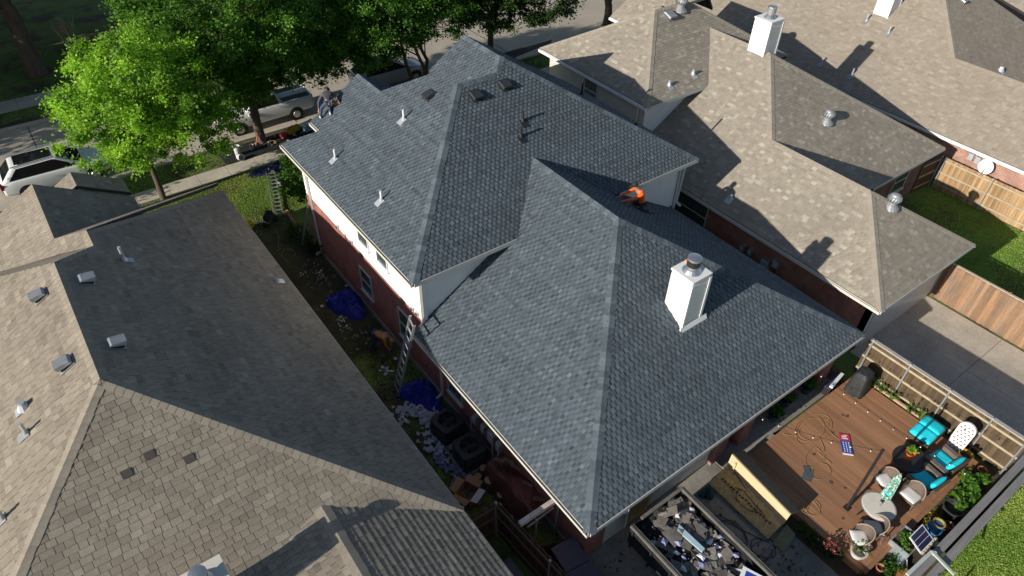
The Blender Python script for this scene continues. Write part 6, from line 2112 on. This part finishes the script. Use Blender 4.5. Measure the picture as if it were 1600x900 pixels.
terra = mat('terracotta', (.38, .16, .08), .8, .2, 5.0)
for i, (x, y, s_, lab_) in enumerate(((17.05, 1.2, .12, 'small terracotta pot beside the raised planter corner'), (16.95, 1.02, .09, 'tiny terracotta pot next to the blue urn'), (18.0, .72, .13, 'terracotta pot between blue urn and black tub'), (20.85, 1.1, .14, 'terracotta pot under the fence in the bed corner'), (15.0, 1.2, .12, 'terracotta pot below the deck edge near the sack'))):
    t = thing('plant_pot', lab_, 'plant pot', (x, y, .05))
    put('shell', MB().lathe([(s_ * .7, 0), (s_, s_ * 1.7), (s_ * 1.12, s_ * 1.7), (s_ * 1.12, s_ * 2), (s_ * .92, s_ * 2), (s_ * .7, s_ * .6)], (0, 0, 0), 16), terra, t)
    put('soil', MB().lathe([(s_ * .8, s_ * 1.5), (s_ * .8, s_ * 1.55)], (0, 0, 0), 12), soil, t)

# ---------------------------------------------------------------- light pole and strings
lp = thing('light_pole', 'tall thin black pole carrying the string lights over the deck', 'pole', (15.9, 2.95, DZ))
put('shaft', MB().cyl((0, 0, 0), (-.1, 0, 3.2), .046, .042, 10), black_m, lp)
put('base_plate', MB().box(-.1, .1, -.1, .1, 0, .02), black_m, lp)
bulb_m = mat('frosted_bulb', (.80, .80, .76), .35, .05, 5.0)


def string_lights(label, a, b, n, sag):
    a, b = Vector(a), Vector(b)
    t = thing('string_lights', label, 'string lights', a, group=None)
    P = [a.lerp(b, i / 24) + Vector((0, 0, -sag * 4 * (i / 24) * (1 - i / 24))) - a for i in range(25)]
    put('cable', MB().tube(P, .006, 4), black_m, t)
    sock = MB().cyl((0, 0, -.07), (0, 0, 0), .018, .014, 8).mesh('socket', black_m)
    bl = MB().lathe([(.004, -.125), (.018, -.11), (.021, -.095), (.014, -.07)], (0, 0, 0), 10).mesh('bulb', bulb_m)
    for i in range(n):
        k = (i + .5) / n
        p = a.lerp(b, k) + Vector((0, 0, -sag * 4 * k * (1 - k))) - a
        s = link('socket', sock, t, p)
        link('bulb', bl, s)
    return t


string_lights('string of white bulbs crossing the deck from porch eave to club chairs', (17.6, 6.18, 2.75), (17.85, 1.0, 2.75), 12, .18)
string_lights('string of white bulbs from the left porch pillar to the black pole', (14.5, 6.2, 2.7), (15.8, 2.95, 3.45), 7, .2)

# ---------------------------------------------------------------- loose things on the deck
yc = mat('yellow_cord', (.36, .23, .09), .6, .15, 4.0)
bc = mat('black_cord', (.02, .02, .02), .6, .2, 4.0)
dz = DZ + .015
c3 = lambda L: [(x, y, dz) for x, y in L]
cord('extension_cord', 'yellow hose coiled in wide loops on the deck by the porch', c3([(16.6, 5.95), (17.0, 5.6)] + loops(17.6, 5.45, .75, .38, 3.2, 5) + [(18.0, 5.0), (18.0, 4.5)]), .008, yc)
cord('extension_cord', 'yellow hose looping beside the grey shingle pieces', c3([(17.5, 5.1), (17.2, 4.7)] + loops(16.7, 4.65, .4, .3, 1.2, 6) + loops(16.4, 4.2, .42, .32, 1.3, 7)), .008, yc)
cord('extension_cord', 'yellow hose in small loops at the corner of the plywood lid', c3(loops(14.95, 3.6, .3, .26, 2.6, 8) + [(15.4, 3.9)]), .008, yc)
cord('power_cord', 'black cable curling over the plywood lid', [(13.9, 5.9, .5)] + [(x, y, .36) for x, y in loops(13.45, 5.0, .26, .5, 2.2, 9)] + [(13.5, 4.3, .36)], .010, bc)
cord('power_cord', 'black cable in loose loops on the concrete beside the trailer', [(x, y, .05) for x, y in loops(12.4, 4.6, .35, .5, 2.4, 10) + loops(12.75, 3.7, .4, .32, 2.2, 11)], .010, bc)
wr = thing('shingle_wrapper', 'blue and red printed shingle wrapper lying on the deck', 'wrapper', (18.02, 4.42, DZ + .012), .75)
pb = mat('blue_print', (.03, .06, .35), .5, .25, 20.0)
pr_ = mat('red_print', (.60, .03, .06), .5, .15, 20.0)
put('wrapper', MB().box(-.42, .12, -.17, .17, 0, .02), pb, wr)
put('red_end', MB().box(.122, .40, -.17, .17, 0, .022), pr_, wr)
put('white_edge', MB().box(-.47, -.422, -.17, .17, 0, .025), white, wr)
mbt = MB()
for j in range(3):
    for i in range(5):
        mbt.box(-.36 + i * .09, -.30 + i * .09, -.11 + j * .09, -.075 + j * .09, .0205, .0215)
put('lettering', mbt, white, wr, kind='stuff')
put('lettering', MB().box(.18, .23, -.1, .1, .0225, .0235).box(.26, .31, -.06, .1, .0225, .0235).box(.33, .36, -.1, .02, .0225, .0235), white, wr)
sg = thing('shingle_offcuts', 'grey shingle offcuts lying on the deck between the hoses', 'shingle offcuts', (15.95, 4.45, DZ + .005), .4)
put('offcut', MB().box(-.3, .2, -.14, .14, 0, .012), A_SH, sg)
o = put('offcut', MB().box(-.2, .28, -.1, .1, .0125, .024), A_SH, sg)
o.rotation_euler = (0, 0, .5)
r_ = random.Random(19)
for i in range(9):
    x, y = r_.uniform(15.0, 19.5), r_.uniform(2.6, 5.6)
    k = [Vector((math.cos(q * 1.57 + i) * r_.uniform(.03, .12), math.sin(q * 1.57 + i) * r_.uniform(.03, .10), 0)) for q in range(4)]
    put('shingle_scrap', MB().prism([Vector((x, y, DZ + .004)) + v for v in k], (0, 0, .008)), patch, label='small dark shingle scrap dropped on the deck', cat='shingle scrap', group='shingle scraps on the deck')

# ---------------------------------------------------------------- plywood lid structure beside the deck
ply_edge = mat('raw_pine_board', (.62, .48, .28), .75, .1, 3.0, stretch=(3, .5, 3))
pw = thing('plywood_cover', 'tent like cover of OSB sheets and a pale pine board beside the deck', 'plywood cover', (13.9, 5, 0), world=True)
put('osb_sheet', MB().prism([(13.1, 3.78, .14), (13.1, 6.18, .14), (13.92, 6.18, .44), (13.70, 3.78, .44)], (0, 0, -.02)), osb, pw, label='sunlit inner OSB sheet with a dark stencil row')
st_m = mat('faded_stencil', (.10, .075, .04), .9, .4, 14.0)
sm = MB()
r_ = random.Random(23)
for i in range(17):
    y = 4.05 + i * .12
    x = 13.45 + (y - 4) * .025
    z = .14 + .3 * (x - 13.1) / (.60 + .09 * (y - 3.78)) + .006
    sm.obox((x + r_.uniform(-.02, .02), y, z), (.022 + r_.random() * .02, 0, .012), (0, .03 + r_.random() * .02, 0), (0, 0, .003))
put('stencil', sm, st_m, pw, kind='stuff')
put('pine_board', MB().prism([(13.70, 3.76, .40), (13.93, 6.2, .40), (13.97, 6.2, 1.0), (13.72, 3.72, 1.0)], (.035, 0, 0)), ply_edge, pw)
put('osb_sheet', MB().prism([(13.76, 3.71, 1.01), (14.02, 6.21, 1.01), (14.88, 6.24, .42), (14.50, 3.70, .42)], (0, 0, -.02)), mat('grey_osb', (.24, .20, .13), .85, .25, 7.0), pw)  # shade of the sheet facing away from the sun is painted into its colour
put('support_leg', MB().box(13.85, 13.91, 5.9, 5.96, 0, .9).box(13.75, 13.81, 3.9, 3.96, 0, .9), ply_edge, pw)
sc_ = put('osb_offcut', MB().prism([(13.85, 3.72, .30), (13.8, 3.35, .28), (13.2, 3.22, .06), (13.12, 3.62, .06)], (0, 0, .016)), mat('green_grey_board', (.20, .19, .11), .85, .2, 6.0), label='greenish board offcut propped below the plywood cover', cat='board')
tq = crumpled('plastic_bag', 'teal plastic bag at the upper end of the plywood cover', 'bag', (12.85, 6.0, .03), .3, .22, .3, mat('teal_plastic', (.02, .06, .08), .4, .3, 5.0), 12)

# ---------------------------------------------------------------- dump trailer with tear-off debris
tr = thing('dump_trailer', 'black steel dump trailer full of torn off shingles behind the garage', 'trailer', (10.35, 3.5, 0), world=True)
tb_m = mat('black_trailer_paint', (.022, .022, .024), .5, .25, 3.0)
tg_m = mat('scuffed_trailer_rail', (.20, .185, .16), .6, .3, 4.0, metal=.3)
TX0, TX1, TY0, TY1, TZ0, TZ1 = 9.32, 11.42, .6, 6.12, .62, 1.45
put('floor', MB().box(TX0, TX1, TY0, TY1, TZ0 - .06, TZ0), tb_m, tr)
for x in (TX0, TX1):
    put('side_panel', MB().box(x - .02, x + .02, TY0, TY1, TZ0, TZ1), tb_m, tr)
    sgn = -1 if x == TX0 else 1
    put('top_rail', MB().box(x - .06, x + .06, TY0, TY1, TZ1, TZ1 + .09), tg_m, tr)
    put('rail_groove', MB().box(x - .012, x + .012, TY0, TY1, TZ1 + .0905, TZ1 + .098), tb_m, tr)
    for i in range(8):
        y = TY0 + .2 + i * .74
        put('stake', MB().box(x + sgn * .02, x + sgn * .08, y - .03, y + .03, TZ0 - .1, TZ1), tb_m, tr)
    for y in (2.2, 3.05):
        w = put('wheel', MB().cyl((x + sgn * .1, y, .36), (x + sgn * .32, y, .36), .36, .36, 20), rubber, tr)
        put('rim', MB().cyl((x + sgn * .325, y, .36), (x + sgn * .33, y, .36), .19, .19, 14), dull_metal, w)
    put('fender', MB().box(*sorted((x + sgn * .05, x + sgn * .36)), 1.75, 3.5, .76, .79), tg_m, tr)
put('front_panel', MB().box(TX0, TX1, TY1 - .02, TY1 + .02, TZ0, TZ1), tb_m, tr)
put('front_rail', MB().box(TX0 + .4, TX1, TY1 - .05, TY1 + .05, TZ1, TZ1 + .07), tg_m, tr)
tape = put('reflector_tape', MB().box(TX0 - .095, TX0 - .082, 3.4, 4.9, .80, .85), white, tr)
for i in range(3):
    put('red_dash', MB().box(TX0 - .098, TX0 - .0955, 3.5 + i * .5, 3.75 + i * .5, .80, .85), pr_, tape)
scr = mat('old_shingle_debris', (.15, .135, .12), .95, .3, 6.0, objvar=.5)
scb = mat('black_felt_debris', (.014, .014, .016), .9, .3, 6.0)
r_ = random.Random(29)
dmb = MB()
nx, ny = 12, 26
hgt = {}
for j in range(ny + 1):
    for i in range(nx + 1):
        u, v = i / nx, j / ny
        x, y = TX0 + .05 + (TX1 - TX0 - .1) * u, TY0 + .05 + (TY1 - TY0 - .1) * v
        z = 1.0 + .52 * math.sin(math.pi * min(1, u * .75 + .2)) ** .8 * (.7 + .3 * math.sin(v * 7 + 1)) * (.45 + .55 * u) + r_.uniform(-.06, .06)
        hgt[i, j] = z
        dmb.v.append((x, y, z))
for j in range(ny):
    for i in range(nx):
        k = j * (nx + 1) + i
        dmb.f.append((k, k + 1, k + nx + 2, k + nx + 1))
        dmb.t.append(.5)
put('debris_heap', dmb, scb, kind='stuff', label='heap of black felt and dust filling the dump trailer', cat='debris')


def heap_z(x, y):
    i = min(nx, max(0, round((x - TX0 - .05) / (TX1 - TX0 - .1) * nx)))
    j = min(ny, max(0, round((y - TY0 - .05) / (TY1 - TY0 - .1) * ny)))
    return hgt[i, j]


for i in range(190):
    u = r_.random() ** .7
    x, y = TX0 + .2 + (TX1 - TX0 - .4) * u, r_.uniform(2.4, 5.95)
    if u < .35 and r_.random() < .5:
        continue
    z = heap_z(x, y) + r_.uniform(.03, .10)
    a = r_.uniform(0, 6.28)
    ax = Vector((math.cos(a), math.sin(a), r_.uniform(-.35, .35))) * r_.uniform(.12, .28)
    ay_ = Vector((-math.sin(a), math.cos(a), r_.uniform(-.35, .35))) * r_.uniform(.09, .18)
    c = Vector((x, y, z))
    k = [c - ax - ay_, c + ax - ay_ * r_.uniform(.6, 1), c + ax * r_.uniform(.7, 1) + ay_, c - ax * r_.uniform(.6, 1) + ay_ * r_.uniform(.7, 1)]
    put('shingle_piece', MB().prism(k, ax.cross(ay_).normalized() * .012), scr, label='torn grey brown shingle piece on the heap in the dump trailer', cat='shingle piece', group='shingle pieces in the dump trailer')
put('paper_tube', MB().prism([(10.3, 5.25, 1.42), (10.48, 5.35, 1.42), (10.50, 4.4, 1.46), (10.36, 4.36, 1.46)], (0, 0, .05)), mat('pale_blue_board', (.38, .52, .60), .6, .1, 4.0), label='long pale blue flashing strip lying on the shingle heap', cat='flashing')
wl = thing('shingle_wrapper', 'white wrapper with red and blue lettering on the heap at the bottom edge', 'wrapper', (10.65, 3.0, 1.4), .5)
put('wrapper', MB().prism([(-.45, -.3, 0), (.45, -.35, .05), (.5, .2, .08), (-.4, .3, .02)], (0, 0, .01)), white, wl)
put('red_print', MB().prism([(-.35, -.18, .022), (-.02, -.2, .04), (0, .06, .05), (-.32, .1, .03)], (0, 0, .008)), pr_, wl)
put('blue_print', MB().prism([(.08, -.2, .045), (.38, -.22, .06), (.4, .1, .075), (.1, .12, .055)], (0, 0, .008)), pb, wl)
litter_spots = ((9.75, 5.2), (9.85, 4.85), (10.3, 4.3), (10.2, 4.15), (10.9, 4.5), (11.0, 4.3), (9.8, 3.9), (11.15, 5.0), (10.85, 4.1), (11.2, 3.8), (9.6, 5.4), (9.7, 4.4), (9.9, 4.6), (10.6, 3.6), (10.95, 3.4), (11.25, 4.4), (10.0, 3.6), (10.7, 5.6), (9.65, 3.5), (11.2, 5.5), (10.4, 3.2), (10.1, 5.0))
for i, (x, y) in enumerate(litter_spots):
    z = heap_z(x, y) + .12
    q = [Vector((math.cos(k * 1.05) * r_.uniform(.04, .16), math.sin(k * 1.05) * r_.uniform(.04, .16), r_.uniform(-.02, .05))) for k in range(6)]
    put('paper_scrap', MB().add([(x, y, z + .06)] + [(x + v.x, y + v.y, z + v.z) for v in q], [(0, 1 + k, 1 + (k + 1) % 6) for k in range(6)]), paper_blue if i % 3 == 0 else paper, label='crumpled white wrapper scrap on the trailer heap', cat='paper', group='wrapper scraps in the trailer')
litter_z = MB()
for i in range(420):
    u = r_.random()
    x, y = TX0 + .1 + (TX1 - TX0 - .2) * u, r_.uniform(1.0, 6.0)
    z = heap_z(x, y) + r_.uniform(.02, .13)
    s_ = r_.uniform(.02, .07)
    q = [Vector((r_.uniform(-1, 1), r_.uniform(-1, 1), r_.uniform(-.5, .5))) * s_ for _ in range(4)]
    litter_z.add([Vector((x, y, z)) + v for v in q], [(0, 1, 2), (0, 2, 3)])
put('shingle_crumbs', litter_z, mat('mixed_debris', (.10, .09, .08), .9, .4, 9.0, c2=(.42, .41, .42)), kind='stuff', label='fine shingle crumbs and paper bits strewn over the trailer heap', cat='debris')
litter('driveway_litter', 'dark shingle crumbs scattered on the rear driveway', [(8.8, 5.2, .35, .8), (12.6, 4.2, .4, .7), (12.9, 2.9, .4, .4)], 120, 33, patch, (.015, .06))
# orange rag left on the chimney
crumpled('orange_cloth', 'orange cloth left on top of the house chimney behind the flue', 'cloth', (14.5, 9.86, 6.435), .16, .14, .12, orange, 15, n=14)
